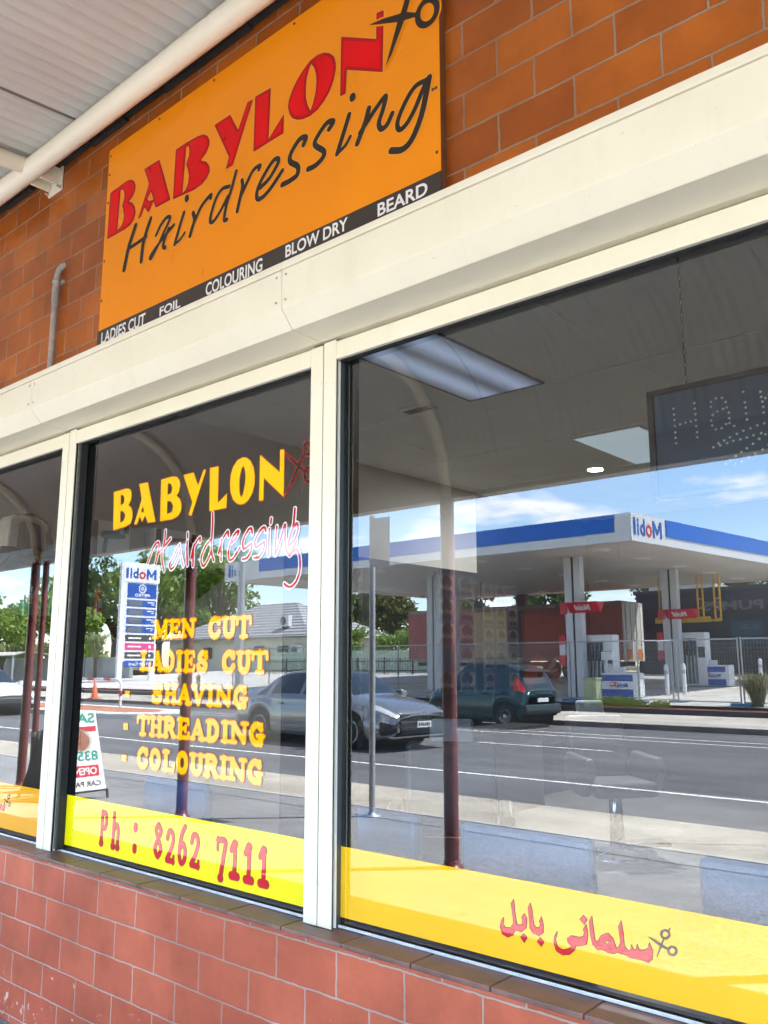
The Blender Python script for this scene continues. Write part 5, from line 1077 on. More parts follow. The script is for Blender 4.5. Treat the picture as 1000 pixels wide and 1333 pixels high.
b = MB(); strip(b, NR_, NL, .55, ln(NR_, NL) - 2.6, CZ0 + .32, CZ1 - .02, -.045, .03); strip(b, FR, NR_, .3, ln(FR, NR_) - 2.15, CZ0 + .32, CZ1 - .02, -.045, .03); b.build('blue_fascia', blue_f, stn)
def mobil(b1, b2, fx, x0, x1, z0, z1):
    """M o b i l in bold letters with a separate red o, left to right in u"""
    W_ = x1 - x0; H = z1 - z0
    def T(ch, a, c, h, bb): text(bb, ch, fx, x0 + W_ * a, x0 + W_ * c, z0, z0 + H * h, .03)
    Mp = [(0, 0), (0, 1), (.22, 1), (.5, .45), (.78, 1), (1, 1), (1, 0), (.79, 0), (.79, .62), (.58, .2), (.42, .2), (.21, .62), (.21, 0)]; letters(b1, [([(x0 + W_ * .33 * a, z0 + H * c) for a, c in Mp], [])], [], 0, 0, W_ * .008, fx); T('b', .6, .77, 1, b1); T('i', .81, .87, 1, b1); T('l', .92, 1, 1, b1)
    u = x0 + W_ * .465; r_ = H * .33; R1 = W_ * .105
    P_ = [(u + R1 * math.cos(2 * PI * k / 24), z0 + H * .36 + H * .37 * math.sin(2 * PI * k / 24)) for k in range(24)]; Q_ = [(u + R1 * .5 * math.cos(2 * PI * k / 24), z0 + H * .36 + H * .2 * math.sin(2 * PI * k / 24)) for k in range(24)]
    n_ = 24; b2.add([fx(p) for p in P_ + Q_], [(k, (k + 1) % n_, n_ + (k + 1) % n_, n_ + k) for k in range(n_)])
d_ = Vector((FR[0] - NR_[0], FR[1] - NR_[1], 0)).normalized()
def f_right(p): q = Vector((NR_[0], NR_[1], 0)) + d_ * (2.0 - p[0]); return (q.x + .04, q.y, p[1])
b1, b2 = MB(), MB(); mobil(b1, b2, f_right, .12, 1.88, CZ0 + .2, CZ0 + .78)
f_left = lambda p: (NL[0] + 2.4 - p[0], NL[1] + .04, p[1])
b3, b4 = MB(), MB(); mobil(b3, b4, f_left, .2, 2.1, CZ0 + .2, CZ0 + .78)
b1.add(b3.v, b3.f); b2.add(b4.v, b4.f); b1.build('blue_lettering', mat('letter blue', (.01, .09, .42), .35), stn); b2.build('red_letter', mred, stn)
b = MB()
for i in range(4):
    for j in range(5): b.lathe((-13.9 - i * 5.2, -25.5 - j * 3.4, CZ0 + .02), [(.34, 0), (.30, -.05), (0, -.06)], 16)
b.build('soffit_light', mat('soffit light lens', (.75, .75, .72), .3), stn)
postw = mat('canopy post white', (.62, .63, .66), .4, var=.06)
def cpost(x, y):
    zg = .27 + .0381 * (-24.4 - y)
    b = MB().box(x - .34, x - .03, y - .16, y + .16, zg, CZ0 + .03); b.box(x + .05, x + .34, y - .16, y + .16, zg, CZ0 + .03); p = b.build('post', postw, stn, bevel=.02)
    MB().box(x - .03, x + .05, y - .12, y + .12, zg, CZ0 + .02).build('post_groove', trim_m, p)
    return zg
for x, y in ((-15.75, -26.85), (-14.75, -33.35), (-23.8, -28.7), (-27.5, -35.0)): cpost(x, y)
MB().box(-26.8, -26.2, -40.6, -40.2, 1, CZ0 + .03).build('rear_post', mat('rust brown post', (.16, .06, .045), .6), stn)
MB().box(-12.6, -12.0, -40.6, -40.2, 1, CZ0 + .03).build('rear_post', mat('rust brown post', (.16, .06, .045), .6), stn)
def prism_sign(x, y, lb):
    t = thing('pump_topper', lb, 'sign', (x, y, 3.4), group='red fuel signs on the canopy posts')
    poly = [(-.38, .38), (.38, .38), (.0, 0)]
    MB().prism([(y + .18 + p[0] * .9, 3.41 + p[1]) for p in poly], x - .35, x + .88, 'yz').build('body', mred, t)
    MB().box(x - .75, x - .5, y - .1, y + .25, 3.4, 3.8).build('side_panel', mred, t)
    def f(p): h = (p[1] - 3.41) / .38; return (x + .88 - p[0], y + .19 + .342 * h + .004, p[1])
    b = MB(); text(b, 'Mobil', f, .35, .95, 3.5, 3.7, .03); b.build('white_lettering', white_v, t)
prism_sign(-15.5, -26.85, 'red triangular sign with white lettering on the nearer canopy post')
prism_sign(-14.5, -33.35, 'red triangular sign with white lettering on the farther canopy post')
def price_panel(x, y, lb):
    zg = .27 + .0381 * (-24.4 - y); t = thing('post_panel', lb, 'sign', (x, y, zg + 1.4), group='red and white panels on the canopy posts')
    MB().box(x - .62, x - .36, y - .05, y + .2, zg + 1.9, zg + 2.25).build('top_panel', mred, t); MB().box(x - .6, x - .37, y - .03, y + .19, zg + 1.5, zg + 1.9).build('middle_panel', whitep, t); MB().box(x - .62, x - .36, y - .05, y + .2, zg + 1.1, zg + 1.5).build('lower_panel', mred, t)
price_panel(-15.75, -26.85, 'red and white panel on the nearer canopy post'); price_panel(-14.75, -33.35, 'red and white panel on the farther canopy post')
def pump(x, y, lb):
    zg = .27 + .0381 * (-24.4 - y) + .02; t = thing('fuel_pump', lb, 'fuel pump', (x, y, zg), group='fuel pumps')
    MB().box(x - .55, x + .5, y - .28, y + .28, zg, zg + 2.2).build('cabinet', whitep, t, bevel=.02)
    MB().box(x - .5, x + .14, y + .275, y + .287, zg + .08, zg + 1.95).build('hose_bay', mat('bay grey', (.12, .125, .13), .5), t)
    MB().box(x + .18, x + .46, y + .275, y + .29, zg + 1.15, zg + 1.6).build('display', mat('display dark', (.05, .06, .06), .2), t)
    cols = [(.02, .1, .4), (.5, .02, .03), (.02, .1, .4), (.02, .15, .3)]
    for k in range(4):
        xx = x - .43 + k * .16
        n = MB().box(xx - .035, xx + .035, y + .29, y + .40, zg + 1.25, zg + 1.85); q = n.build('nozzle', trim_m, t, bevel=.012)
        MB().box(xx - .03, xx + .03, y + .40, y + .41, zg + 1.55, zg + 1.84).build('nozzle_grip', mat('grip ' + str(cols[k]), cols[k], .4), q)
        MB().tube([(xx, y + .33, zg + 1.25), (xx, y + .37, zg + .7), (xx + .02, y + .37, zg + .15), (xx + .06, y + .35, zg + .1)], .022, 8).build('hose', mat('pale hose', (.55, .55, .55), .5), t)
pump(-15.0, -27.5, 'white fuel pump with four hoses beside the nearer canopy post'); pump(-14.05, -34.0, 'white fuel pump with four hoses beside the farther canopy post')
def counter(x, y, lb):
    zg = .27 + .0381 * (-24.4 - y) + .02; t = thing('service_bin', lb, 'service unit', (x, y, zg), group='blue and white service units by the pumps')
    MB().box(x - .68, x + .68, y - .3, y + .3, zg, zg + .85).build('cabinet', whitep, t, bevel=.015)
    b = MB().box(x - .685, x + .52, y + .295, y + .306, zg + .56, zg + .78); b.box(x - .685, x + .52, y + .295, y + .306, zg + .02, zg + .28); b.build('blue_stripe', mblue, t)
    b = MB(); text(b, 'Mobil', lambda p: (x + .6 - p[0], y + .308, p[1]), .28, .68, zg + .34, zg + .5, .03); b.build('blue_lettering', mblue, t)
    b = MB(); f = lambda p: (x - .2 - p[0] + .1, y + .308, zg + p[1]); letters(b, [], [(.05, [(0, .38), (.1, .42), (.2, .38)]), (.04, [(.1, .42), (.02, .5), (.2, .52)]), (.03, [(.2, .38), (.26, .46)]), (.025, [(0, .38), (-.05, .33)])], 0, 0, .008, f); b.build('winged_horse_emblem', mred, t)
    MB().box(x - .3, x + .1, y - .1, y + .1, zg + .85, zg + 1.05).build('lid', whitep, t, bevel=.02)
    b = MB().box(x - .75, x - .35, y - .05, y + .1, zg + 1.3, zg + 1.6); b.box(x - .62, x - .56, y, y + .05, zg + .85, zg + 1.3); b.build('notice', whitep, t)
counter(-14.0, -26.9, 'blue and white service unit with a red winged horse beside the nearer pump'); counter(-13.35, -34.1, 'blue and white service unit with a red winged horse beside the farther pump')
# price pylon
py = thing('price_pylon', 'tall white roadside price sign with white header, blue price rows and a pink panel', 'pylon sign', (-50.5, -30.8, .3))
MB().box(-50.8, -50.5, -32.25, -29.4, 7.03, 8.35).build('header', whitep, py, bevel=.03)
MB().box(-50.75, -50.55, -32.15, -29.7, 1.75, 7.03).build('panel_frame', whitep, py)
b = MB(); b.box(-50.76, -50.52, -29.66, -29.3, .2, 8.3); b.prism([(-32.3, .2), (-32.1, 1.75), (-31.9, 1.75), (-31.7, .2)], -50.75, -50.55, 'yz'); b.build('leg', whitep, py)
b1, b2 = MB(), MB(); mobil(b1, b2, fxp(-50.49, -32.2), .25, 2.6, 7.3, 7.98); b1.build('blue_lettering', mat('letter blue', (.01, .09, .42), .35), py); b2.build('red_letter', mred, py)
rows_ = [(5.75, 6.98, mblue), (5.12, 5.68, mblue), (4.5, 5.06, mblue), (3.88, 4.44, mblue), (3.26, 3.82, mblue), (2.98 - .0, 3.2, None), (2.62, 3.2, mat('dark price row', (.05, .05, .055), .4)), (2.62, 2.62, None)]
b = MB(); z = 7.0; lay = [(1.05, mblue, 'a'), (.52, mblue, 'b'), (.52, mblue, 'b'), (.52, mblue, 'b'), (.52, mblue, 'b'), (.5, 'k', 'c'), (.52, 'p', 'c'), (.5, 'k', 'c'), (.5, mblue, 'd')]
kd = mat('dark price row', (.05, .05, .055), .4); pkm = mat('pink row', (.75, .05, .25), .4); bx = {id(mblue): MB(), 'k': MB(), 'p': MB()}; lt = MB(); dk = MB()
for h, m_, ty in lay:
    key = id(mblue) if m_ is mblue else m_; bx[key].box(-50.55, -50.535, -32.05, -29.8, z - h + .05, z - .03)
    f = fxp(-50.53, -32.05)
    if ty == 'a':
        text(lt, 'METRO', f, .55, 1.7, z - h + .14, z - h + .36, .03); letters(lt, [], [ring((1.12, z - .36), (1.38, z - .36), (1.12, z - .1), .07), ring((1.12, z - .36), (1.22, z - .36), (1.12, z - .26), .06, 4)], 0, 0, .015, f)
    if ty == 'b':
        dk.box(-50.535, -50.528, -31.0, -29.9, z - h + .09, z - .07); lt.box(-50.535, -50.53, -31.9, -31.35, z - .2, z - .13); lt.box(-50.535, -50.53, -31.9, -31.7, z - .33, z - .27)
    if ty == 'c':
        lt.box(-50.535, -50.53, -31.0, -30.0, z - .3, z - .2); letters(lt, [], [(.2, [(.35, z - .25)])], 0, 0, .02, f)
    if ty == 'd': text(lt, 'Mobil Card', f, .3, 1.9, z - h + .14, z - h + .36, .02)
    z -= h + .06
bx[id(mblue)].build('blue_panel', mblue, py); bx['k'].build('dark_panel', kd, py); bx['p'].build('pink_panel', pkm, py); lt.build('white_lettering', white_v, py); dk.build('price_display', mat('price window', (.13, .15, .18), .2), py)
# temporary fence panels
def fpanel(x0, x1, y0, y1, lb, zg=.24):
    t = thing('temporary_fence_panel', lb, 'fence panel', ((x0 + x1) / 2, (y0 + y1) / 2, zg), group='temporary wire fence panels round the forecourt')
    b = MB().tube([(x0, y0, zg), (x0, y0, zg + 2.1)], .026, 8); b.tube([(x1, y1, zg), (x1, y1, zg + 2.1)], .026, 8); b.tube([(x0, y0, zg + 2.05), (x1, y1, zg + 2.05)], .022, 8); b.tube([(x0, y0, zg + .15), (x1, y1, zg + .15)], .022, 8); b.build('frame', galv, t)
    b = MB()
    n_ = 26
    for k in range(1, n_):
        f = k / n_; x, y = x0 + (x1 - x0) * f, y0 + (y1 - y0) * f; b.bar((x, y, zg + .15), (x, y, zg + 2.05), .005)
    for k in range(1, 14): z = zg + .15 + k * .136; b.bar((x0, y0, z), (x1, y1, z), .005)
    b.build('wire_mesh', galv, t)
    b = MB().box(x1 - .3, x1 + .3, y1 - .12, y1 + .12, zg - .05, zg + .12); b.build('foot_block', mat('blue plastic foot', (.03, .16, .32), .5), t, bevel=.02)
fx_ = [-33.0, -30.4, -27.8, -25.2, -22.6, -20.0, -17.4, -14.85, -12.4]
for k in range(len(fx_) - 1):
    fpanel(fx_[k], fx_[k + 1], -24.7, -24.7, ['at the far left by the station entry', 'second from the left end', 'third from the left end', 'in front of the left canopy post', 'in front of the trailer', 'behind the silver sedan', 'behind the dark green hatchback', 'in front of the nearer fuel pump'][k].join(['wire fence panel ', '']))
fpanel(-12.4, -11.45, -24.75, -25.6, 'short angled wire fence panel swung open beside the gap'); fpanel(-11.4, -9.2, -25.1, -24.8, 'wire fence panel with blue feet in front of the farther pump'); fpanel(-9.1, -6.6, -24.8, -24.8, 'wire fence panel beside the grass clump')
# shop wall behind the pumps
bd = thing('station_shop', 'dark navy service station shop wall with pale lettering and a round emblem behind the pumps', 'shop', (-15, -44.5, 1))
navy = mat('navy cladding', (.018, .02, .035), .5, var=.2, scale=.8)
MB().box(-21.2, -4, -48, -44, .9, 5.42).build('wall', navy, bd); MB().box(-21.3, -3.9, -48.1, -43.9, 5.42, 5.6).build('parapet', mat('parapet cap', (.05, .05, .06), .5), bd)
b = MB(); text(b, 'PUMPS', fyp(-43.99, -14.3), 0, 3.2, 4.35, 4.85, .03); text(b, 'SLUSH', fyp(-43.97, -14.55), 0.0, 1.0, 3.35, 3.6, .02); text(b, 'COMBOS', fyp(-43.99, -15.0), .2, 1.1, 2.3, 2.5, .02); b.build('pale_lettering', mat('pale letter', (.15, .145, .17), .5), bd)
MB().box(-16.0, -14.4, -44.0, -43.98, 2.6, 3.8).build('teal_poster', mat('teal poster', (.012, .07, .12), .5), bd)
b = MB(); letters(b, [], [(.72, [(-13.4, 2.95)])], -43.985, 0, .03, lambda p: (p[0], -43.985, p[1])); b.build('round_emblem', mat('emblem brown', (.30, .12, .09), .5), bd)
b = MB(); text(b, '31', fyp(-43.98, -13.15), 0, .48, 2.78, 3.12, .04); b.build('emblem_lettering', mat('emblem pale', (.6, .5, .42), .5), bd)
b = MB()
for k in range(9): b.box(-18.4, -6, -43.9, -43.6, 1.05 + k * .16, 1.1 + k * .16)
b.build('roller_grille', mat('grille grey', (.05, .05, .06), .4), bd)
# truck trailer
tr = thing('truck_trailer', 'long maroon truck trailer with pale rear doors parked beyond the pumps', 'trailer', (-26, -39.5, .8))
maroon = mat('maroon curtain', (.34, .085, .08), .55, var=.2, scale=1.5); beige = mat('beige panel', (.62, .45, .26), .55, var=.12)
rd = MB().box(-33.5, -19.6, -41.2, -38.6, 1.75, 4.75); rd.build('body', maroon, tr, bevel=.03)
b = MB().box(-33.4, -19.7, -38.6, -38.56, 4.55, 4.72); b.box(-33.4, -19.7, -38.6, -38.56, 1.75, 1.9); b.build('rail', mat('trailer rail', (.25, .2, .18), .5), tr)
MB().box(-28.6, -26.4, -38.6, -38.57, 1.95, 4.5).build('side_panel', beige, tr); MB().box(-26.3, -25.3, -38.6, -38.575, 1.95, 4.5).build('side_panel', mat('dark maroon', (.06, .008, .015), .5), tr)
door_m = mat('trailer door grey', (.66, .64, .58), .5, var=.15)
for k in (0, 1):
    y0 = -38.75 - k * 1.2; dd = MB().box(-19.6, -19.54, y0 - 1.15, y0, 1.7, 4.7).build('rear_door', door_m, tr, bevel=.02)
    b = MB()
    for q in (.25, .85): b.tube([(-19.52, y0 - q, 1.75), (-19.52, y0 - q, 4.65)], .025, 8)
    b.build('lock_rod', galv, dd); MB().box(-19.54, -19.52, y0 - .8, y0 - .3, 1.8, 2.3).build('reflector', mat('orange reflector', (.75, .2, .01), .4), dd)
MB().box(-33, -20, -40.9, -38.9, 1.45, 1.7).build('chassis', trim_m, tr)
for x in (-21.2, -22.5, -23.8):
    for y in (-38.85, -40.95): MB().lathe((x, y, 1.25), [(.3, -.16), (.5, -.16), (.52, 0), (.5, .16), (.3, .16), (.12, .1), (0, .1)], 20, 'y').build('wheel', tyre_m, tr)
# yellow frame hung under the canopy
t = thing('yellow_frame', 'yellow steel access frame hung from the far edge of the canopy', 'steel frame', (-14.6, -36, 3.3))
yl = mat('safety yellow', (.75, .45, .02), .4)
b = MB().box(-16.6, -14.1, -36.1, -35.9, 3.38, 3.62); b.build('beam', yl, t)
b = MB()
for x in (-14.5, -13.75):
    b.tube([(x - .12, -36, 5.5), (x - .12, -36, 3.6), (x - .06, -36, 3.42), (x + .06, -36, 3.42), (x + .12, -36, 3.6), (x + .12, -36, 5.5)], .045, 8)
    for z in (4.0, 4.4): b.bar((x - .12, -36, z), (x + .12, -36, z), .05)
b.box(-14.6, -13.6, -36.05, -35.95, 3.4, 3.5); b.build('ladder_frame', yl, t)
b = MB()
for x in (-16.4, -15.6): b.tube([(x, -36, 3.6), (x, -36, 5.5)], .03, 8)
b.build('hanger', yl, t)
# grey switch box and bollards by the pumps
t = thing('control_box', 'pale green utility box on the garden strip', 'utility box', (-13.6, -23.9, .19)); MB().box(-13.85, -13.4, -24.1, -23.7, .19, 1.05).build('cabinet', mat('pale green box', (.35, .42, .25), .5), t, bevel=.03); MB().box(-13.87, -13.38, -24.12, -23.68, 1.05, 1.1).build('lid', mat('pale green box', (.35, .42, .25), .5), t)
for k, (x, y, lb) in enumerate([(-13.1, -28.6, 'grey guard post right of the nearer pump'), (-12.7, -29.2, 'grey guard post right of its neighbour near the nearer pump'), (-11.7, -34.6, 'grey guard post right of the farther pump')]):
    zg = .27 + .0381 * (-24.4 - y); t = thing('guard_post', lb, 'bollard', (x, y, zg), group='guard posts at the pumps'); MB().lathe((x, y, zg), [(.08, 0), (.08, 1.05), (.05, 1.1), (0, 1.11)], 14).build('post', whitep, t); MB().lathe((x, y, zg + .75), [(.083, 0), (.083, .12)], 14).build('band', galv, t)

# ------------------------------------------------------------------ fences and houses beyond
gfence = mat('green steel fence', (.40, .52, .42), .5, var=.1); dfence = mat('black steel fence', (.02, .022, .022), .5)
def picket(name, lb, x0, x1, y, z0, z1, pitch, w_, m_):
    t = thing(name, lb, 'fence', ((x0 + x1) / 2, y, z0)); b = MB(); n_ = int((x1 - x0) / pitch)
    for k in range(n_): x = x0 + k * pitch; b.box(x, x + w_, y, y + .03, z0, z1 + (.05 if m_ is dfence else 0))
    tag(b.build('picket', m_, t), kind='stuff')
    b = MB().box(x0, x1, y - .04, y, z0 + .25, z0 + .31); b.box(x0, x1, y - .04, y, z1 - .2, z1 - .14); b.build('rail', m_, t)
    b = MB()
    for k in range(int((x1 - x0) / 2.4) + 1): x = x0 + k * 2.4; b.box(x - .04, x + .04, y - .08, y, z0 - .3, z1 + .1)
    b.build('post', m_, t)
picket('picket_fence', 'pale green ribbed steel fence in front of the house and trees', -56, -29.5, -44.5, .9, 2.55, .15, .11, gfence)
picket('railing', 'low black steel railing in front of the green fence', -50, -27.5, -41.5, .9, 1.95, .14, .025, dfence)
wl_ = thing('low_wall', 'low grey rendered wall left of the price pylon', 'wall', (-64, -33.5, 0)); MB().box(-82, -55.5, -33.7, -33.4, -.1, 2.05).build('wall', mat('grey render', (.33, .34, .34), .8, var=.15, scale=.7), wl_); MB().box(-82, -55.5, -33.75, -33.35, 2.05, 2.13).build('coping', conc, wl_)
sh_ = thing('carport', 'dark open carport with a pale curved roof at the left', 'carport', (-68, -31, 0)); MB().prism([(-32.6, 2.25), (-31.5, 2.5), (-30.2, 2.5), (-29.2, 2.25), (-29.2, 2.32), (-30.2, 2.58), (-31.5, 2.58), (-32.6, 2.32)], -74, -65, 'yz').build('roof', conc, sh_)
for x, y in ((-73.8, -29.4), (-65.2, -29.4), (-73.8, -32.4), (-65.2, -32.4)): MB().box(x - .06, x + .06, y - .06, y + .06, -.1, 2.3).build('post', galv, sh_)
ho = thing('house', 'cream house with a grey tiled hip roof and air conditioners behind the green fence', 'house', (-60, -50, 1))
cw_ = mat('cream render', (.76, .72, .61), .8, var=.08, scale=.8)
MB().box(-69.5, -50.6, -57, -46.6, .8, 3.9).build('wall', cw_, ho)
def rooftile():
    m, n, b, o = nodes('grey roof tile'); tcx = nd(n, 'TexCoord'); s = nd(n, 'SeparateXYZ', {0: tcx.outputs['Object']})
    wv = nd(n, 'Math', {0: s.outputs['Z'], 1: 3.6}, operation='MULTIPLY'); fr = nd(n, 'Math', {0: wv.outputs[0]}, operation='FRACT')
    nz = nd(n, 'TexNoise', {'Vector': tcx.outputs['Object'], 'Scale': 2.0, 'Detail': 6.0}); m1 = nd(n, 'MapRange', {0: nz.outputs['Fac'], 3: .7, 4: 1.3})
    jn = nd(n, 'MapRange', {0: fr.outputs[0], 1: .45, 2: .6, 3: 1.0, 4: .28}); k = nd(n, 'Math', {0: m1.outputs[0], 1: jn.outputs[0]}, operation='MULTIPLY')
    mu = nd(n, 'MixRGB', {0: 1.0, 1: (.42, .425, .44, 1), 2: k.outputs[0]}, blend_type='MULTIPLY'); n.links.new(mu.outputs[0], b.inputs['Base Color']); b.inputs['Roughness'].default_value = .7
    return m
b = MB(); e = [(-70.4, -46.0, 3.85), (-49.9, -46.0, 3.85), (-49.9, -57.6, 3.85), (-70.4, -57.6, 3.85)]; r_ = [(-62.5, -51.8, 7.2), (-57.6, -51.8, 7.2)]
b.add(e + r_, [(0, 1, 5, 4), (1, 2, 5), (2, 3, 4, 5), (3, 0, 4), (0, 3, 2, 1)]); rf = b.build('roof', rooftile(), ho)
MB().box(-70.45, -49.85, -46.0, -45.86, 3.74, 3.87).build('gutter', mat('gutter grey', (.2, .2, .2), .5), rf)
for x in (-67.5, -63.5, -56.5, -53.5):
    f = MB().box(x - .75, x + .75, -46.6, -46.52, 2.0, 3.2).build('window', whitep, ho); MB().box(x - .66, x + .66, -46.52, -46.5, 2.08, 3.12).build('pane', cglass, f)
def aircon(x, y, z, host):
    f = MB().box(x - .55, x + .55, y - .2, y + .2, z, z + .95).build('air_conditioner', whitep, host, bevel=.03); MB().lathe((x - .1, y + .2, z + .48), [(.36, 0), (.36, .02), (.1, .03), (0, .03)], 20, 'y').build('fan_grille', mat('fan grey', (.2, .2, .21), .5), f)
aircon(-54.2, -47.4, 4.75, rf); aircon(-51.6, -46.3, 2.2, ho)
MB().box(-54.6, -54.5, -47.4, -47.3, 4.4, 4.75).build('roof_stand', galv, rf)
wb = thing('distant_building', 'pale low building beyond the station shop', 'building', (-26, -62, 1)); MB().box(-27.5, -22.5, -68, -60, .8, 7.3).build('wall', mat('pale wall', (.55, .55, .54), .8), wb); MB().box(-26.5, -24, -60, -59.96, 5.6, 6.3).build('window', cglass, wb)
bo = thing('covered_boat', 'white covered boat behind the green fence', 'boat', (-33, -46.5, 1)); MB().prism([(-37, 2.3), (-36.5, 2.9), (-34.5, 3.3), (-29.5, 3.35), (-29.4, 2.2), (-35.5, 1.6)], -48, -45.6, 'xz').build('hull', whitep, bo, bevel=.25, seg=3); MB().box(-35.5, -30, -47.6, -46, 1.0, 1.6).build('trailer_frame', galv, bo)

# ------------------------------------------------------------------ trees and plants
def leafmat(name, a, c):
    m, n, b, o = nodes(name); t = nd(n, 'TexCoord'); nz = nd(n, 'TexNoise', {'Vector': t.outputs['Object'], 'Scale': 1.3, 'Detail': 5.0}); mr = nd(n, 'MapRange', {0: nz.outputs['Fac'], 1: .35, 2: .65})
    mx_ = nd(n, 'MixRGB', {0: mr.outputs[0], 1: c4(a), 2: c4(c)}); n.links.new(mx_.outputs[0], b.inputs['Base Color']); b.inputs['Roughness'].default_value = .55
    tl = nd(n, 'BsdfTranslucent', {'Color': mx_.outputs[0]}); ms = nd(n, 'MixShader', {0: .4, 1: b.outputs[0], 2: tl.outputs[0]}); n.links.new(ms.outputs[0], o.inputs[0]); return m
lf_a = leafmat('bright leaves', (.14, .23, .03), (.24, .34, .05)); lf_d = leafmat('dark leaves', (.05, .10, .02), (.10, .16, .035)); lf_o = leafmat('olive leaves', (.10, .11, .03), (.17, .165, .045)); lf_r = leafmat('rusty leaves', (.11, .07, .03), (.09, .09, .03))
bark = mat('bark', (.12, .085, .06), .9, var=.3, scale=6, bump=.5)
def tree(x, y, z0, h, rx, m_, n_, lb, cat='tree', leaf=.30, seed=0, group='trees beyond the service station', low=.22):
    rs = np.random.RandomState(seed + 11); t = thing('tree', lb, cat, (x, y, z0), group=group)
    b = MB(); top = h * .72; b.tube([(x, y, z0), (x + .1, y, z0 + h * .25), (x - .1, y, z0 + top)], [h * .03, h * .024, h * .006], 9)
    cl = []
    for k in range(16):
        a = rs.uniform(0, 2 * PI); e = rs.uniform(.1, 1); rr_ = rx * rs.uniform(.35, .88) * math.sqrt(1 - (e * .8) ** 2 if e < 1 else 0); c = np.array([x + rr_ * math.cos(a), y + rr_ * math.sin(a), z0 + h * (low + .12) + (h * (.80 - low)) * e]); cl.append((c, rx * rs.uniform(.22, .42)))
        st = z0 + h * rs.uniform(.2, .5); b.tube([(x, y, st), tuple((np.array([x, y, st]) + c) / 2 + [0, 0, .2]), tuple(c)], [h * .012, h * .008, h * .003], 6)
    b.build('trunk', bark, t)
    C = np.array([cl[i][0] for i in rs.randint(0, 16, n_)]) if False else None
    idx = rs.randint(0, 16, n_); cen = np.array([cl[i][0] for i in idx]); rad = np.array([cl[i][1] for i in idx]); d = rs.normal(size=(n_, 3)); d /= np.linalg.norm(d, axis=1)[:, None]
    p = cen + d * (rad * rs.uniform(.45, 1.05, n_) )[:, None] * np.array([1, 1, .8])
    u = rs.normal(size=(n_, 3)); u /= np.linalg.norm(u, axis=1)[:, None]; v = np.cross(u, d + rs.normal(size=(n_, 3)) * .4); v /= np.linalg.norm(v, axis=1)[:, None] + 1e-9
    s = leaf * rs.uniform(.6, 1.4, n_)[:, None]; A_ = p - u * s; B2 = p + v * s * .45; C_ = p + u * s; D_ = p - v * s * .45
    vs = np.stack([A_, B2, C_, D_], 1).reshape(-1, 3); fs = [(4 * i, 4 * i + 1, 4 * i + 2, 4 * i + 3) for i in range(n_)]
    MB().add(vs, fs).build('crown', m_, t, fix=False)
    return t
tree(-74, -56, .6, 13.5, 6.5, lf_a, 5200, 'tall bright green tree behind the house, right of the price pylon', seed=1, leaf=.34)
tree(-88, -58, .6, 14.5, 7, lf_a, 5200, 'tall bright green tree directly behind the price pylon', seed=2, leaf=.34)
tree(-101, -60, .6, 15, 7, lf_d, 4200, 'tall dark green tree left of the price pylon', seed=3, leaf=.36)
tree(-118, -56, .6, 15, 8, lf_a, 4200, 'spreading green tree at the far left edge', seed=4, leaf=.38)
tree(-84, -70, .8, 8.2, 3.4, lf_r, 2400, 'small rusty green tree behind the right end of the house roof', seed=5, leaf=.28)
tree(-80, -82, .8, 6.6, 3.2, lf_r, 1500, 'reddish shrub tree right of the house roof', seed=6)
tree(-64, -66, .8, 9.2, 4.2, lf_d, 3200, 'dark green tree at the left end of the row past the fence', seed=7)
tree(-56, -63, .8, 8.6, 4.2, lf_o, 3600, 'olive green tree with a broad crown past the green fence', seed=8)
tree(-48, -66, .8, 8.6, 4.0, lf_o, 3200, 'olive green tree seen right of the broad crowned one', seed=9)
tree(-43, -72, .8, 9.2, 4.0, lf_d, 2600, 'dark tree behind the trailer roof, left one', seed=10)
tree(-34, -78, .8, 10.0, 5.0, lf_d, 2600, 'dark tree behind the trailer roof, middle one', seed=12)
tree(-27, -84, .8, 11.0, 5.0, lf_o, 2600, 'olive tree showing above the trailer doors', seed=13)
tree(-13, -72, .8, 9.2, 4.0, lf_o, 2400, 'olive tree above the navy shop wall at the right', seed=14)
tree(-48, -49.5, .9, 3.6, 1.7, lf_a, 1400, 'bright green bush behind the green fence', 'bush', .2, 15, 'bushes along the fence', .05)
tree(-44, -49.8, .9, 3.3, 2.0, lf_a, 1400, 'bright green spreading bush right of its neighbour behind the fence', 'bush', .2, 16, 'bushes along the fence', .05)
tree(-80, -36, 0, 6.5, 4.2, lf_a, 3600, 'leafy hedge tree behind the grey wall at the left', 'tree', .26, 17, 'trees beyond the service station', .02)
tree(-69, -36.5, 0, 6.0, 3.6, lf_a, 3200, 'leafy hedge tree beside the price pylon', 'tree', .26, 18, 'trees beyond the service station', .02)
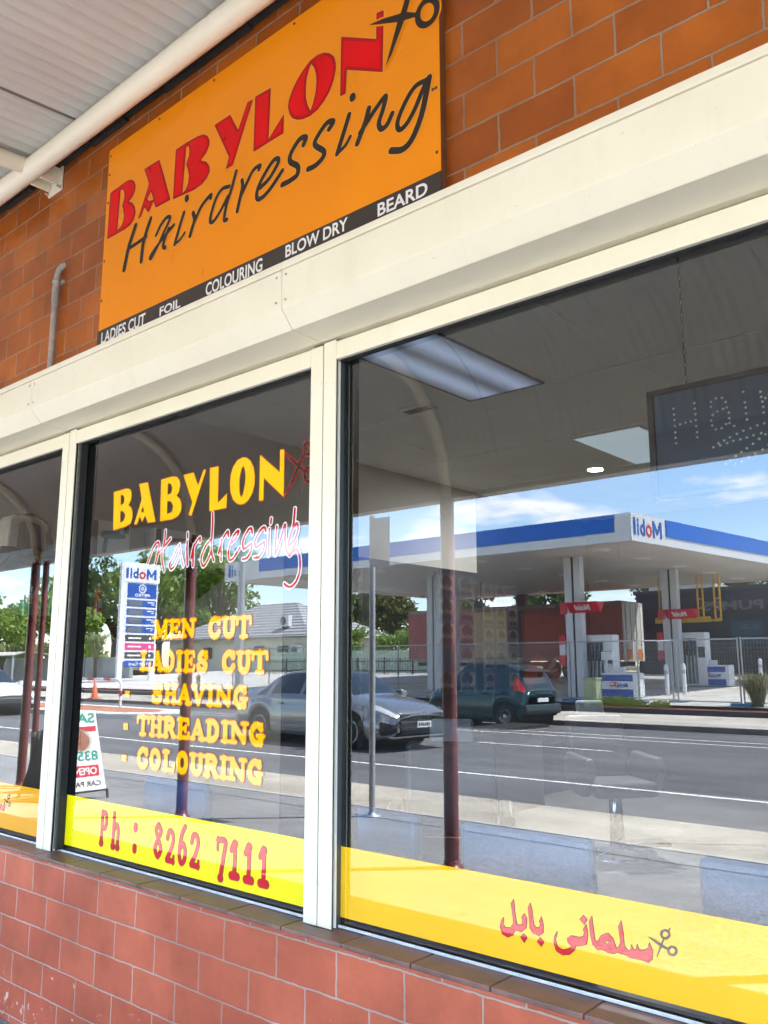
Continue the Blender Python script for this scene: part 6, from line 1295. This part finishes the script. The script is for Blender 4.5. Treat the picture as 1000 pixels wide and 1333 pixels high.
def tuft(name, x, y, z0, h, n_, m_, lb, cat, trunk=0.0, wd=.035):
    rs = random.Random(x); t = thing(name, lb, cat, (x, y, z0)); b = MB()
    for k in range(n_):
        a = rs.uniform(0, 2 * PI); l = h * rs.uniform(.6, 1.05); ou = rs.uniform(.15, .75) * l; px, py_ = x + rs.uniform(-.1, .1), y + rs.uniform(-.1, .1); zz_ = z0 + trunk
        q = [(px, py_, zz_), (px + ou * .35 * math.cos(a), py_ + ou * .35 * math.sin(a), zz_ + l * .6), (px + ou * .75 * math.cos(a), py_ + ou * .75 * math.sin(a), zz_ + l * .85), (px + ou * 1.15 * math.cos(a), py_ + ou * 1.15 * math.sin(a), zz_ + l * rs.uniform(.55, .9))]
        sx, sy = -math.sin(a) * wd, math.cos(a) * wd
        vs = []
        for i, p in enumerate(q): f = (1, .9, .6, .05)[i]; vs += [(p[0] - sx * f, p[1] - sy * f, p[2]), (p[0] + sx * f, p[1] + sy * f, p[2])]
        b.add(vs, [(0, 1, 3, 2), (2, 3, 5, 4), (4, 5, 7, 6)])
    b.build('leaf_blades', m_, t, fix=False)
    if trunk: MB().tube([(x, y, z0), (x, y, z0 + trunk)], .14, 10).build('trunk', bark, t)
tuft('ornamental_grass', -8.75, -24.9, .18, 1.25, 420, leafmat('grass blades', (.16, .17, .05), (.25, .24, .09)), 'big tuft of ornamental grass at the right end of the fence', 'grass clump', 0, .016)
tuft('yucca_plant', -59.5, -33.0, .1, 2.2, 110, leafmat('yucca blades', (.20, .25, .09), (.28, .31, .14)), 'spiky pale yucca right of the grey wall end', 'yucca', 1.9, .07)
tuft('yucca_plant', -73.5, -32.5, .1, 2.0, 110, MATS['yucca blades'], 'spiky pale yucca at the left behind the carport', 'yucca', 1.6, .07)
rs = random.Random(3); b = MB()
for k in range(900):
    x = rs.uniform(-13.6, -11.9) if k < 700 else rs.uniform(-11.6, -11.1); y = rs.uniform(-24.2, -23.6); z = .19 + rs.uniform(.03, .34) * (1 - abs(x + 12.75) / 1.0 * .6 if k < 700 else .6); a = rs.uniform(0, 6.3); s_ = .05
    b.add([(x - s_ * math.cos(a), y - s_ * math.sin(a), z), (x, y, z + s_ * .8), (x + s_ * math.cos(a), y + s_ * math.sin(a), z + .02), (x, y, z - s_ * .5)], [(0, 1, 2, 3)])
tag(b.build('groundcover_plants', lf_a, org=(-12.7, -23.9, .19)), 'low leafy ground cover in the red mulch strip', 'ground cover', kind='stuff')

split_islands({'screw', 'rivet', 'lap_joint', 'side_wall', 'soffit_light', 'bolt', 'clip', 'lock_rod', 'hanger', 'rail', 'roof_rail', 'interior_lining', 'grille_bar', 'slat', 'red_band', 'leg', 'dark_print', 'post'})
